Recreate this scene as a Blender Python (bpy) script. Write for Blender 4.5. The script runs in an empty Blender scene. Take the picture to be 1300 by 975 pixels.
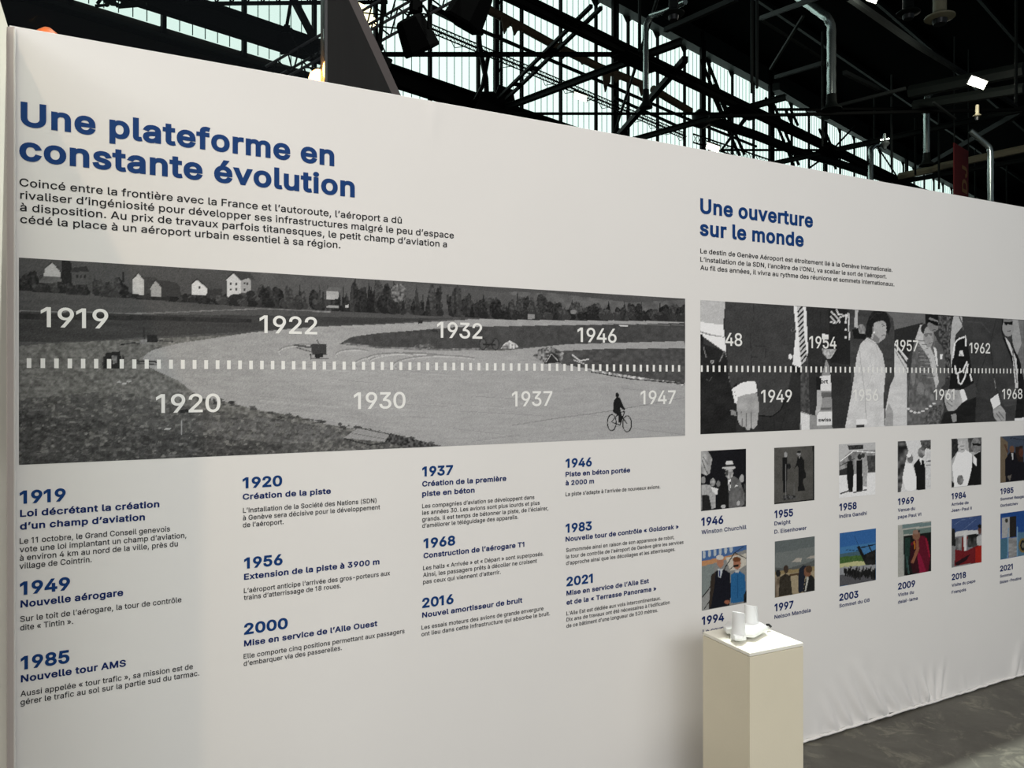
import bpy, math, random
import numpy as np
from mathutils import Vector, Matrix
from mathutils.geometry import delaunay_2d_cdt

# ---------------------------------------------------------------- camera, world, lights, exposure
SC = bpy.context.scene
COL = SC.collection
F_PX, CX, HY = 970.0, 650.0, 481.0          # focal length in pixels, centre column, horizon row (1300x975)
EYE = 1.6
ALPHA = math.radians(62.57)                 # angle between the view and the display wall
BETA = math.radians(46.3)                   # angle between the view and the long hall wall
WY = 2.39                                   # distance of the display wall
CA, SA, CB, SB = math.cos(ALPHA), math.sin(ALPHA), math.cos(BETA), math.sin(BETA)
FW = Vector((CA, SA, 0)); RT = Vector((SA, -CA, 0))

cam = bpy.data.cameras.new('camera'); cam.sensor_width = 36
cam.lens = 36 * F_PX / 1300; cam.shift_y = -(487.5 - HY) / 1300
cam.clip_start = .05; cam.clip_end = 300
camo = bpy.data.objects.new('camera', cam); COL.objects.link(camo)
camo.location = (0, 0, EYE)
camo.rotation_euler = (math.radians(90), 0, ALPHA - math.radians(90))
SC.camera = camo
world = bpy.data.worlds.new('hall_air'); SC.world = world; world.use_nodes = True
world.node_tree.nodes['Background'].inputs[0].default_value = (.75, .9, 1, 1)
world.node_tree.nodes['Background'].inputs[1].default_value = .10
SC.view_settings.view_transform = 'Standard'; SC.view_settings.look = 'None'
SC.view_settings.exposure = 0.10; SC.view_settings.gamma = 1

def area(name, loc, target, sx, sy, watts, color, spread=180):
    l = bpy.data.lights.new(name, 'AREA'); l.shape = 'RECTANGLE'; l.size = sx; l.size_y = sy
    l.energy = watts; l.color = color; l.spread = math.radians(spread)
    o = bpy.data.objects.new(name, l); COL.objects.link(o); o.location = loc
    o.rotation_euler = (Vector(target) - Vector(loc)).to_track_quat('-Z', 'Y').to_euler()
    return o
def spot(name, loc, target, watts, color, deg=80, r=.06, blend=.6):
    l = bpy.data.lights.new(name, 'SPOT'); l.energy = watts; l.color = color; l.spot_size = math.radians(deg)
    l.spot_blend = blend; l.shadow_soft_size = r
    o = bpy.data.objects.new(name, l); COL.objects.link(o); o.location = loc
    o.rotation_euler = (Vector(target) - Vector(loc)).to_track_quat('-Z', 'Y').to_euler()
    return o
area('stand_light_bar', (2.4, -.5, 6.3), (2.4, 2.2, .3), 6.5, .8, 78, (1, .97, .93), 140)
area('hall_fill', (-.9, -6.0, 4.9), (1.2, 2.39, .8), 12, 2, 265, (.97, .98, 1), 120)
spot('warm_stand_spot', (-1.7, -1.2, 5.8), (1.8, 2.15, .75), 240, (1, .74, .50), 56, .07, 1)
area('hall_lamp_overhead', (3.6, 3.49, 9.0), (3.6, 3.49, 0), 3.2, .16, 460, (.93, 1, .93), 110)

# ---------------------------------------------------------------- helpers
def tag(o, label=None, cat=None, group=None, kind=None):
    if label: o['label'] = label
    if cat: o['category'] = cat
    if group: o['group'] = group
    if kind: o['kind'] = kind
    return o
def empty(name, loc, label=None, cat=None, group=None, kind=None):
    o = bpy.data.objects.new(name, None); COL.objects.link(o); o.location = loc; o.empty_display_size = .1
    return tag(o, label, cat, group, kind)
def srgb(*c):
    return tuple((v / 255 / 12.92) if v / 255 <= .04045 else ((v / 255 + .055) / 1.055) ** 2.4 for v in c)

def mat(name, col, rough=.6, metal=0., noise=0., scale=8., bump=0., bscale=60., spec=.5, stretch=(1, 1, 1)):
    m = bpy.data.materials.new(name); m.use_nodes = True; nt = m.node_tree; b = nt.nodes['Principled BSDF']
    b.inputs['Base Color'].default_value = (*col, 1); b.inputs['Roughness'].default_value = rough
    b.inputs['Metallic'].default_value = metal; b.inputs['Specular IOR Level'].default_value = spec
    tc = nt.nodes.new('ShaderNodeTexCoord'); mp = nt.nodes.new('ShaderNodeMapping'); mp.inputs['Scale'].default_value = stretch
    nt.links.new(tc.outputs['Object'], mp.inputs['Vector'])
    if noise:
        n = nt.nodes.new('ShaderNodeTexNoise'); n.inputs['Scale'].default_value = scale; n.inputs['Detail'].default_value = 5
        nt.links.new(mp.outputs[0], n.inputs['Vector'])
        mx = nt.nodes.new('ShaderNodeMix'); mx.data_type = 'RGBA'
        mx.inputs['A'].default_value = (*[c * (1 - noise) for c in col], 1)
        mx.inputs['B'].default_value = (*[min(1, c * (1 + noise)) for c in col], 1)
        nt.links.new(n.outputs['Fac'], mx.inputs['Factor']); nt.links.new(mx.outputs['Result'], b.inputs['Base Color'])
    if bump:
        n2 = nt.nodes.new('ShaderNodeTexNoise'); n2.inputs['Scale'].default_value = bscale; n2.inputs['Detail'].default_value = 4
        nt.links.new(mp.outputs[0], n2.inputs['Vector'])
        bp = nt.nodes.new('ShaderNodeBump'); bp.inputs['Strength'].default_value = bump; bp.inputs['Distance'].default_value = .01
        nt.links.new(n2.outputs['Fac'], bp.inputs['Height']); nt.links.new(bp.outputs['Normal'], b.inputs['Normal'])
    return m
def emis(name, col, strength):
    m = bpy.data.materials.new(name); m.use_nodes = True; b = m.node_tree.nodes['Principled BSDF']
    b.inputs['Base Color'].default_value = (*[c * .3 for c in col], 1)
    b.inputs['Emission Color'].default_value = (*col, 1); b.inputs['Emission Strength'].default_value = strength
    return m

class MB:
    def __init__(s): s.v = []; s.f = []
    def add(s, vs, fs):
        b = len(s.v); s.v += [tuple(v) for v in vs]; s.f += [tuple(b + i for i in f) for f in fs]; return s
    def prism(s, poly, d):                       # poly: list of Vectors, d: Vector of extrusion
        n = len(poly); vs = [Vector(p) for p in poly] + [Vector(p) + d for p in poly]
        fs = [tuple(range(n - 1, -1, -1)), tuple(range(n, 2 * n))] + [(i, (i + 1) % n, n + (i + 1) % n, n + i) for i in range(n)]
        return s.add(vs, fs)
    def box(s, x0, x1, y0, y1, z0, z1):
        return s.prism([Vector((x0, y0, z0)), Vector((x1, y0, z0)), Vector((x1, y1, z0)), Vector((x0, y1, z0))], Vector((0, 0, z1 - z0)))
    def bar(s, a, b, w, h, up=Vector((0, 0, 1))):
        a = Vector(a); b = Vector(b); d = (b - a).normalized()
        if abs(d.dot(up)) > .98: up = Vector((1, 0, 0))
        x = d.cross(up).normalized() * (w / 2); y = x.cross(d).normalized() * (h / 2)
        return s.prism([a - x - y, a + x - y, a + x + y, a - x + y], b - a)
    def ibeam(s, a, b, w, h, up=Vector((0, 0, 1))):
        a = Vector(a); b = Vector(b); d = (b - a).normalized()
        if abs(d.dot(up)) > .98: up = Vector((1, 0, 0))
        x = d.cross(up).normalized(); y = x.cross(d).normalized(); t = min(w, h) * .14
        P = [(-w/2, -h/2), (w/2, -h/2), (w/2, -h/2+t), (t/2, -h/2+t), (t/2, h/2-t), (w/2, h/2-t), (w/2, h/2), (-w/2, h/2), (-w/2, h/2-t), (-t/2, h/2-t), (-t/2, -h/2+t), (-w/2, -h/2+t)]
        n = 12; q = [a + x * p[0] + y * p[1] for p in P]; vs = q + [p + (b - a) for p in q]
        fs = [(i, (i + 1) % n, n + (i + 1) % n, n + i) for i in range(n)]
        for o in (0, n): fs += [(o, o+1, o+2, o+3), (o, o+3, o+10, o+11), (o+3, o+4, o+9, o+10), (o+4, o+5, o+6, o+7), (o+4, o+7, o+8, o+9)]
        return s.add(vs, fs)
    def path(s, pts, r, n=8, cap=True, rr=None):
        pts = [Vector(p) for p in pts]; rings = []; up = None
        for i, p in enumerate(pts):
            d = (pts[min(i + 1, len(pts) - 1)] - pts[max(i - 1, 0)]).normalized()
            if up is None:
                up = Vector((0, 0, 1)) if abs(d.z) < .9 else Vector((1, 0, 0))
            x = d.cross(up).normalized(); y = x.cross(d).normalized(); up = y
            R = rr[i] if rr else r
            rings.append([p + (x * math.cos(2 * math.pi * k / n) + y * math.sin(2 * math.pi * k / n)) * R for k in range(n)])
        vs = [q for ring in rings for q in ring]; fs = []
        for i in range(len(pts) - 1):
            for k in range(n):
                fs.append((i * n + k, i * n + (k + 1) % n, (i + 1) * n + (k + 1) % n, (i + 1) * n + k))
        if cap: fs += [tuple(range(n - 1, -1, -1)), tuple((len(pts) - 1) * n + k for k in range(n))]
        return s.add(vs, fs)
    def lathe(s, c, prof, n=24, sx=1, sy=1, axis=Vector((0, 0, 1)), rot=0.):
        c = Vector(c); q = Vector((0, 0, 1)).rotation_difference(axis)
        vs = []; fs = []
        for (r, z) in prof:
            for k in range(n):
                a = 2 * math.pi * k / n
                v = Vector((r * sx * math.cos(a), r * sy * math.sin(a), z)); v.rotate(Matrix.Rotation(rot, 3, 'Z')); v.rotate(q); vs.append(c + v)
        for i in range(len(prof) - 1):
            for k in range(n): fs.append((i * n + k, i * n + (k + 1) % n, (i + 1) * n + (k + 1) % n, (i + 1) * n + k))
        fs += [tuple(range(n - 1, -1, -1)), tuple((len(prof) - 1) * n + k for k in range(n))]
        return s.add(vs, fs)
    def build(s, name, m, parent=None, label=None, kind=None, smooth=False, bevel=0.):
        me = bpy.data.meshes.new(name); me.from_pydata(s.v, [], s.f); me.update()
        o = bpy.data.objects.new(name, me); COL.objects.link(o); me.materials.append(m)
        if parent is not None:
            o.parent = parent; base = parent.matrix_parent_inverse  # geometry is in world space: undo the parent's place
            off = world_loc(parent); me.transform(Matrix.Translation(-off))
        if smooth:
            for p in me.polygons: p.use_smooth = True
            me.set_sharp_from_angle(angle=math.radians(40))
        if bevel:
            md = o.modifiers.new('bevel', 'BEVEL'); md.width = bevel; md.segments = 2; md.limit_method = 'ANGLE'
        if label: o['label'] = label
        if kind: o['kind'] = kind
        return o
def world_loc(o):
    v = Vector((0, 0, 0))
    while o is not None: v += o.location; o = o.parent
    return v

# points in space from a row / column of the 1300x975 frame
def DP(px, py, t): return FW * t + RT * (t * (px - CX) / F_PX) + Vector((0, 0, EYE + t * (HY - py) / F_PX))
def HP(px, py, n): return DP(px, py, n / (SB - (px - CX) / F_PX * CB))       # on the plane n metres off, parallel to the hall wall
def ZP(px, py, z): return DP(px, py, (z - EYE) * F_PX / (HY - py))           # at height z
def YP(px, py, y): return DP(px, py, y / (SA - (px - CX) / F_PX * CA))       # on the plane y, parallel to the display wall
H = FW * CB + RT * SB; N = FW * SB - RT * CB
def HC(h, n, z): return H * h + N * n + Vector((0, 0, z))
def G(px): s = (px - CX) / F_PX; return (CB + s * SB) / (SB - s * CB)
def wx(px): s = (px - CX) / F_PX; return WY * (CA + s * SA) / (SA - s * CA)
def wt(px): s = (px - CX) / F_PX; return WY / (SA - s * CA)
def wz(px, py): return EYE + wt(px) * (HY - py) / F_PX

# ---------------------------------------------------------------- materials
M = {}
M['sheet'] = mat('stretched_white_fabric', (.74, .728, .702), .55, noise=.02, scale=3, bump=.04, bscale=900, spec=.3)
M['return'] = mat('cream_fabric', (.86, .82, .72), .6, bump=.03, bscale=900, spec=.3)
M['band'] = mat('mauve_edge_band', (.50, .45, .43), .6)
M['frame'] = mat('aluminium_frame', (.5, .5, .5), .4, .8)
M['blue'] = mat('navy_print', srgb(14, 56, 112), .6, spec=.15)
M['blue2'] = mat('dark_navy_print', srgb(12, 36, 92), .6, spec=.15)
M['black'] = mat('black_print', (.012, .012, .014), .6, spec=.15)
M['whiteink'] = mat('white_print', (.80, .80, .77), .55)
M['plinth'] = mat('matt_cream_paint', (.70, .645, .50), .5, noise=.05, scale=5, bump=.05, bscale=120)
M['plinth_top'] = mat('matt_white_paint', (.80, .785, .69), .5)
M['plastic'] = mat('white_gloss_plastic', (.72, .73, .725), .28)
M['blackp'] = mat('black_plastic', (.01, .01, .01), .4)
M['greyp'] = mat('grey_print_mark', (.25, .26, .27), .4)
M['steel'] = mat('black_painted_steel', (.003, .0035, .0033), .6, noise=.3, scale=3, spec=.08)
M['steel2'] = mat('dark_green_steel', (.011, .014, .0125), .55, noise=.3, scale=2, spec=.12)
M['steel3'] = mat('grey_steel_tube', (.016, .019, .018), .6, 0, spec=.15)
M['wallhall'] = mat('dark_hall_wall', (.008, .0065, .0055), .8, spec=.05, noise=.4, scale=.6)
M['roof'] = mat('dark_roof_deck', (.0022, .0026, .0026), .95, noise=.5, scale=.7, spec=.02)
M['rust'] = mat('brown_lagging', (.055, .036, .018), .8, noise=.5, scale=6, bump=.4, bscale=20)
M['galv'] = mat('galvanised_spiral_duct', (.48, .55, .53), .25, .85, noise=.15, scale=5)
M['creampipe'] = mat('cream_painted_pipe', (.30, .27, .18), .5)
M['alu'] = mat('truss_aluminium', (.08, .08, .085), .4, .5)
M['cloth'] = mat('matt_black_lamp_shell', (.0015, .0015, .0015), .95, spec=.02)
M['fin'] = mat('dark_bronze_panel', (.009, .0088, .0078), .5, 0, spec=.12, noise=.35, scale=3, stretch=(6, 6, .6))
M['finedge'] = mat('brown_panel_edge', (.035, .022, .018), .45)
M['red'] = mat('red_banner_cloth', (.18, .012, .014), .7)
M['goldink'] = mat('orange_banner_print', (.40, .20, .08), .7)
M['pane'] = emis('backlit_glazing', (.80, 1.0, .93), 1.08)
M['rib'] = mat('glazing_joint', (.34, .50, .44), .5)
M['led'] = emis('lit_led', (1, .97, .80), 4)
M['ledw'] = emis('lit_led_warm', (1, .9, .5), 3)
M['amber'] = emis('amber_lamp', (1, .42, .12), 12)
M['amberdim'] = emis('dim_amber_lamp', (1, .26, .07), .4)
M['hood'] = mat('lamp_housing', (.05, .05, .045), .5)

def floor_mat():
    m = bpy.data.materials.new('worn_concrete_floor'); m.use_nodes = True; nt = m.node_tree; b = nt.nodes['Principled BSDF']
    N_ = nt.nodes.new; L = nt.links.new
    tc = N_('ShaderNodeTexCoord')
    n1 = N_('ShaderNodeTexNoise'); n1.inputs['Scale'].default_value = 2.2; n1.inputs['Detail'].default_value = 8; n1.inputs['Roughness'].default_value = .7
    n1.inputs['Distortion'].default_value = .8
    L(tc.outputs['Object'], n1.inputs['Vector'])
    r1 = N_('ShaderNodeValToRGB'); r1.color_ramp.elements[0].position = .35; r1.color_ramp.elements[1].position = .72
    r1.color_ramp.elements[0].color = (.052, .048, .038, 1); r1.color_ramp.elements[1].color = (.105, .100, .082, 1)
    L(n1.outputs['Fac'], r1.inputs['Fac'])
    n2 = N_('ShaderNodeTexNoise'); n2.inputs['Scale'].default_value = 7; n2.inputs['Detail'].default_value = 10; n2.inputs['Roughness'].default_value = .75
    n2.inputs['Distortion'].default_value = .9
    L(tc.outputs['Object'], n2.inputs['Vector'])
    r2 = N_('ShaderNodeValToRGB'); r2.color_ramp.elements[0].position = .53; r2.color_ramp.elements[1].position = .64
    L(n2.outputs['Fac'], r2.inputs['Fac'])
    mx = N_('ShaderNodeMix'); mx.data_type = 'RGBA'; mx.inputs['B'].default_value = (.26, .25, .19, 1)
    mm = N_('ShaderNodeMath'); mm.operation = 'MULTIPLY'; mm.inputs[1].default_value = .42
    L(r2.outputs['Color'], mm.inputs[0]); L(mm.outputs[0], mx.inputs['Factor']); L(r1.outputs['Color'], mx.inputs['A'])
    L(mx.outputs['Result'], b.inputs['Base Color']); b.inputs['Roughness'].default_value = .55
    bp = N_('ShaderNodeBump'); bp.inputs['Strength'].default_value = .25; bp.inputs['Distance'].default_value = .01
    L(n2.outputs['Fac'], bp.inputs['Height']); L(bp.outputs['Normal'], b.inputs['Normal'])
    return m
M['floor'] = floor_mat()
def glass_mat():
    m = bpy.data.materials.new('smoked_glass'); m.use_nodes = True; nt = m.node_tree; nt.nodes.clear()
    o = nt.nodes.new('ShaderNodeOutputMaterial'); t = nt.nodes.new('ShaderNodeBsdfTransparent'); g = nt.nodes.new('ShaderNodeBsdfGlossy')
    f = nt.nodes.new('ShaderNodeFresnel'); f.inputs['IOR'].default_value = 1.4; mx = nt.nodes.new('ShaderNodeMixShader')
    t.inputs['Color'].default_value = (.90, .91, .90, 1); g.inputs['Roughness'].default_value = .03
    nt.links.new(f.outputs[0], mx.inputs[0]); nt.links.new(t.outputs[0], mx.inputs[1]); nt.links.new(g.outputs[0], mx.inputs[2]); nt.links.new(mx.outputs[0], o.inputs[0])
    return m
M['glass'] = glass_mat()
def print_mat():
    m = bpy.data.materials.new('photo_print'); m.use_nodes = True; nt = m.node_tree; b = nt.nodes['Principled BSDF']
    a = nt.nodes.new('ShaderNodeVertexColor'); a.layer_name = 'ink'
    n = nt.nodes.new('ShaderNodeTexNoise'); n.inputs['Scale'].default_value = 420; n.inputs['Detail'].default_value = 2
    tc = nt.nodes.new('ShaderNodeTexCoord'); nt.links.new(tc.outputs['Object'], n.inputs['Vector'])
    mr = nt.nodes.new('ShaderNodeMapRange'); mr.inputs['To Min'].default_value = .80; mr.inputs['To Max'].default_value = 1.2
    nt.links.new(n.outputs['Fac'], mr.inputs['Value'])
    v = nt.nodes.new('ShaderNodeVectorMath'); v.operation = 'SCALE'
    nt.links.new(a.outputs['Color'], v.inputs[0]); nt.links.new(mr.outputs['Result'], v.inputs['Scale'])
    nt.links.new(v.outputs[0], b.inputs['Base Color']); b.inputs['Roughness'].default_value = .55; b.inputs['Specular IOR Level'].default_value = .12
    return m
M['print'] = print_mat()

# ---------------------------------------------------------------- the setting: floor, hall walls, roof, windows
mb = MB(); mb.prism([HC(-25, -14, -.2), HC(95, -14, -.2), HC(95, 17.4, -.2), HC(-25, 17.4, -.2)], Vector((0, 0, .2)))
tag(mb.build('floor', M['floor']), 'worn dark concrete hall floor', None, None, 'structure')

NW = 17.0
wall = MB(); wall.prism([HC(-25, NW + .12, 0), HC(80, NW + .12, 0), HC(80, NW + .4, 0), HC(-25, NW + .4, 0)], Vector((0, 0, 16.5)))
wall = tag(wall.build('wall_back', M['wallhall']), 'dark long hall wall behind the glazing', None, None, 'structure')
mb = MB(); mb.prism([HC(-25, 16.75, 8.82), HC(80, 16.75, 8.82), HC(80, 17.0, 8.82), HC(-25, 17.0, 8.82)], Vector((0, 0, .08)))
mb.build('rail', M['steel2'], wall)
mb = MB(); mb.prism([HC(-25, 16.6, 14.62), HC(80, 16.6, 14.62), HC(80, 17.1, 14.62), HC(-25, 17.1, 14.62)], Vector((0, 0, .75)))
mb.build('eaves_beam', M['steel2'], wall)
mb = MB(); mb.prism([HC(-25, 15.9, 9.0), HC(80, 15.9, 9.0), HC(80, 16.15, 9.0), HC(-25, 16.15, 9.0)], Vector((0, 0, .40)))
mb.prism([HC(-25, 15.7, 9.34), HC(80, 15.7, 9.34), HC(80, 16.3, 9.34), HC(-25, 16.3, 9.34)], Vector((0, 0, .06)))
mb.build('crane_rail', M['steel'], wall)
PITCH = .1052 * NW
ZB, ZT = 9.16, 14.62
k = 0
for i in range(-5, 33):
    h0 = (.348 + .1052 * i) * NW; h1 = h0 + PITCH
    b = MB(); b.prism([HC(h0 - .045, NW - .06, 8.9), HC(h0 + .045, NW - .06, 8.9), HC(h0 + .045, NW + .1, 8.9), HC(h0 - .045, NW + .1, 8.9)], Vector((0, 0, 5.8)))
    b.build('mullion', M['steel'], wall)
    k += 1
    m = MB(); c = .22; a0 = h0 + .06; a1 = h1 - .06
    poly = [(a0, ZB), (a1, ZB), (a1, ZT - c), (a1 - c, ZT), (a0 + c, ZT), (a0, ZT - c)]
    m.prism([HC(p[0], NW + .02, p[1]) for p in poly], N * .04)
    w = tag(m.build('window_%d' % k, M['pane']), None, None, None, 'structure')
    r = MB()
    for j in range(1, 6):
        hh = a0 + (a1 - a0) * j / 6
        r.prism([HC(hh - .009, NW + .0, ZB), HC(hh + .009, NW + .0, ZB), HC(hh + .009, NW + .018, ZB), HC(hh - .009, NW + .018, ZB)], Vector((0, 0, ZT - ZB - .03)))
    r.build('glazing_joint', M['rib'], w, kind='stuff')
# roof: two slopes of dark deck with purlins
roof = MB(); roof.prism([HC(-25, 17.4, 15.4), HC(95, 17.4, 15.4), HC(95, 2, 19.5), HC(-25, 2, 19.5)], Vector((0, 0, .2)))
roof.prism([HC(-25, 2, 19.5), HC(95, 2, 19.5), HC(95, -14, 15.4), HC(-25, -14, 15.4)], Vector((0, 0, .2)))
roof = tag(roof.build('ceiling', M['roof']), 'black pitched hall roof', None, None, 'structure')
for n_ in (14.5, 12, 9.5, 7, 4.5, 2.2):
    z_ = 15.4 + (17.4 - n_) / 15.4 * 4.1
    b = MB(); b.ibeam(HC(-10, n_, z_ - .15), HC(90, n_, z_ - .15), .12, .22); b.build('purlin', M['steel2'], roof)
# far gable end of the hall
g = MB(); g.prism([HC(80, -14, 0), HC(80, 17.4, 0), HC(80, 17.4, 15.4), HC(80, 2, 19.5), HC(80, -14, 15.4)], H * .3)
g = tag(g.build('wall_right', M['wallhall']), 'far gable end wall of the hall', None, None, 'structure')
for i in range(9):
    p = HP(1252 + i * 5.2, 252, 3); 
    n0 = 9.5 - i * 1.35
    b = MB(); b.prism([HC(79.9, n0, 14.2), HC(79.9, n0 + .32, 14.2), HC(79.9, n0 + .32, 18.0 - .2 * i), HC(79.9, n0, 18.0 - .2 * i)], H * .05)
    o = b.build('window_%d' % (k + 1 + i), mat_slit if i else (mat_slit := emis('dim_slit_glazing', (.7, .85, .8), .10)))
    tag(o, None, None, None, 'structure')

# ---------------------------------------------------------------- hall steelwork
def along(px, n): return G(px) * n
names_c = ['seen through the smoked glass beside the dark fin', 'rising from the black gusset above the wall top', 'just left of the slim spiral duct', 'just right of the slim spiral duct', 'right of the floodlight at the wall top', 'just left of the tallest spiral duct', 'just left of the short bright duct', 'just right of the short bright duct']
for i in range(8):
    h = (.574 + .3235 * i) * NW; n_ = 16.6
    t = empty('steel_column', HC(h, n_, 0), 'black riveted steel column on the glazed wall, ' + names_c[i], 'column', 'columns along the glazed hall wall')
    MB().ibeam(HC(h - .03, n_, 0), HC(h - .03, n_, 15.3), .13, .14).build('shaft', M['steel'], t)
    MB().bar(HC(h + .17, n_, 0), HC(h + .17, n_, 15.0), .05, .08).build('side_rail', M['steel'], t)
    q = MB()
    for zz in range(0, 15): q.bar(HC(h, n_, .5 + zz), HC(h + .17, n_, .9 + zz), .03, .03)
    q.build('lacing', M['steel'], t, kind='stuff')
    MB().prism([HC(h - .55, n_ - .2, 9.2), HC(h + .75, n_ - .2, 9.2), HC(h + .45, n_ - .2, 10.2), HC(h - .1, n_ - .2, 10.2)], N * .03).build('gusset_plate', M['steel'], t)

ZG = 9.05; NG = 10.8
t = empty('lattice_girder', HC(G(945) * NG, NG, ZG), 'long horizontal black steel lattice girder crossing in front of the glazed wall', 'girder')
MB().ibeam(HC(6, NG, ZG), HC(46, NG, ZG), .16, .17).build('chord', M['steel'], t)
MB().bar(HC(6, NG, ZG + .17), HC(46, NG, ZG + .17), .06, .05).build('chord', M['steel'], t)
for gg in (G(810), G(945), G(1057), G(1141)):
    h = gg * NG
    MB().ibeam(HC(h, 16.4, ZG), HC(h, 4.5 if gg > 2 else 9.6, ZG), .13, .15).build('cross_beam', M['steel2'], t)
    MB().prism([HC(h - .7, NG - .25, ZG - .12), HC(h + .7, NG - .25, ZG - .12), HC(h + .7, NG + .25, ZG - .12), HC(h - .7, NG + .25, ZG - .12)], Vector((0, 0, .02))).build('node_plate', M['steel'], t)
def dbl(a, b, w=.07, gap=.22, m='steel', par=None, name='double_brace'):
    d = (b - a).normalized(); s = d.cross(Vector((0, 0, 1))).normalized() * gap / 2; q = MB()
    q.bar(a + s, b + s, w, w); q.bar(a - s, b - s, w, w)
    L_ = (b - a).length; nn = max(2, int(L_ / .9))
    for i in range(1, nn): c = a.lerp(b, i / nn); q.bar(c - s, c + s, .10, w)
    return q.build(name, M[m], par)
dbl(ZP(637.5, 125.6, ZG), ZP(757, 8.7, ZG), par=t)
MB().bar(ZP(785, 172, ZG), ZP(870, 75, ZG), .14, .14).build('diagonal_brace', M['steel'], t)
MB().bar(HC(G(1141) * NG, NG, ZG), HC(G(1057) * NG, 5.4, ZG), .15, .15).build('diagonal_brace', M['steel3'], t)
MB().path([ZP(780, 169, ZG), ZP(836, -6, ZG)], .04, 6).build('tie_rod', M['steel3'], t)
for a, b in (((893, 74), (924, 152)), ((903, 108), (942, 197)), ((975, 123), (1011, 210)), ((1043, 163), (1064, 214)), ((1000, 138), (1010, 160))):
    dbl(HP(a[0], a[1], 13), HP(b[0], b[1], 13), .07, .18, par=t)
for a, b in (((945, 130), (1035, 178)), ((916, 190), (951, 147)), ((1028, 213), (1052, 196)), ((922, 182), (945, 150)), ((1057, 190), (1085, 160)), ((1140, 226), (1110, 180))):
    MB().path([HP(a[0], a[1], 12.5), HP(b[0], b[1], 12.5)], .035, 6).build('tie_rod', M['steel3'], t)
for (x0, x1, y, tt) in ((478, 812, 69, 17.5), (622, 948, 144.3, 21.4), (915, 1046, 190.5, 24.9), (1048, 1180, 138, 21.0), (985, 1052, 139, 21.0)):
    MB().path([DP(x0, y, tt), DP(x1, y, tt)], .055 if tt < 18 else .04, 6).build('tie_rod', M['steel'], t)
# leaning struts near the left
t2 = empty('strut_pair', HP(608, 60, 15), 'curved pair of black steel struts meeting at a gusset above the wall top', 'bracing')
MB().path([HP(604, 0, 15.4), HP(609, 60, 15.4), HP(617, 100, 15.4), HP(618, 125, 15.4)], .07, 6).build('strut', M['steel'], t2)
MB().path([HP(603, 128, 15.4), HP(613, 108, 15.4), HP(620, 70, 15.4)], .06, 6).build('strut', M['steel'], t2)
MB().prism([HP(612, 116, 15.3), HP(626, 116, 15.3), HP(648, 132, 15.3), HP(640, 142, 15.3), HP(604, 138, 15.3)], N * .05).build('gusset_plate', M['steel'], t2)
MB().bar(HP(547, 10, 15), HP(612, 42, 15), .12, .14).build('strut', M['steel'], t2)
MB().bar(HP(372, -2, 15), HP(398, 48, 15), .12, .12).build('strut', M['steel2'], t2)

def single(name, mb_, m, label, cat, loc=None, **kw):
    o = mb_.build(name, M[m], **kw); tag(o, label, cat); return o
# lagged pipe with torn lagging
t = empty('lagged_pipe', HP(700, 55, 14), 'brown lagged pipe with torn lagging hanging off, running along the glazed wall', 'pipe')
pts = [HP(p[0], p[1], 14) for p in ((560, -18), (612, 8), (665, 36), (705, 58), (760, 85), (817, 108))]
MB().path(pts, .11, 10).build('pipe_run', M['rust'], t, smooth=True)
MB().path([HP(p[0], p[1], 14) for p in ((829, 113), (850, 126), (876, 141))], .12, 10).build('pipe_run', M['rust'], t, smooth=True)
rnd = random.Random(5)
for (x, y, hh) in ((642, 26, 17), (655, 32, 13), (716, 66, 9), (741, 76, 6), (770, 92, 25), (784, 97, 8), (816, 108, 14)):
    P = [HP(x - 5, y - 4, 13.9), HP(x + 6, y, 13.9), HP(x + 5, y + hh * .5, 13.9), HP(x + 2, y + hh * .6, 13.9), HP(x - 1, y + hh, 13.9), HP(x - 3, y + hh * .5, 13.9)]
    MB().prism(P, N * .04).build('torn_lagging', M['rust'], t)
t = empty('lagged_pipe', HP(980, 180, 12.6), 'dark wide pipe sagging along the glazed wall right of the first floodlight', 'pipe')
MB().path([HP(p[0], p[1], 12.6) for p in ((885, 150), (905, 154), (960, 172), (1010, 192), (1060, 206), (1120, 226), (1180, 246))], .15, 10).build('pipe_run', M['steel2'], t, smooth=True)
MB().lathe(HP(890, 150, 12.4), [(.05, -.3), (.25, -.2), (.28, .1), (.1, .25)], 12).build('pipe_joint', M['steel2'], t, smooth=True)
single('handrail', MB().path([HP(600, 34, 15), HP(766, 105, 15), HP(870, 150, 15), HP(960, 186, 15)], .05, 6).path([HP(780, 124, 15), HP(860, 160, 15)], .05, 6), 'steel', 'thin black handrail pipe sloping below the lagged pipe', 'rail')
# cable tray
t = empty('cable_tray', HP(700, 94, 15.6), 'black perforated cable tray sloping across the glazing with looped wires', 'cable tray')
A_, B_ = HP(525, 21, 15.6), HP(870, 169, 15.6)
d_ = (B_ - A_); 
MB().bar(A_, B_, .02, .03).build('side_rail', M['steel'], t)
MB().bar(A_ + Vector((0, 0, -.22)), B_ + Vector((0, 0, -.22)), .02, .03).build('side_rail', M['steel'], t)
q = MB(); nn = 90
for i in range(nn):
    a = A_.lerp(B_, i / nn); b = A_.lerp(B_, (i + 1) / nn); q.bar(a, b + Vector((0, 0, -.22)), .012, .012); q.bar(b, a + Vector((0, 0, -.22)), .012, .012)
q.bar(A_ + Vector((0, 0, -.11)), B_ + Vector((0, 0, -.11)), .02, .05)
q.build('mesh_side', M['steel'], t, kind='stuff')
q = MB()
for i in range(14):
    a = A_.lerp(B_, (i + .4) / 14); q.path([a + Vector((0, 0, -.2)), a + Vector((.1, 0, -.38)), a + Vector((.35, 0, -.30)), a + H * .6 + Vector((0, 0, -.1))], .012, 5)
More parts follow.
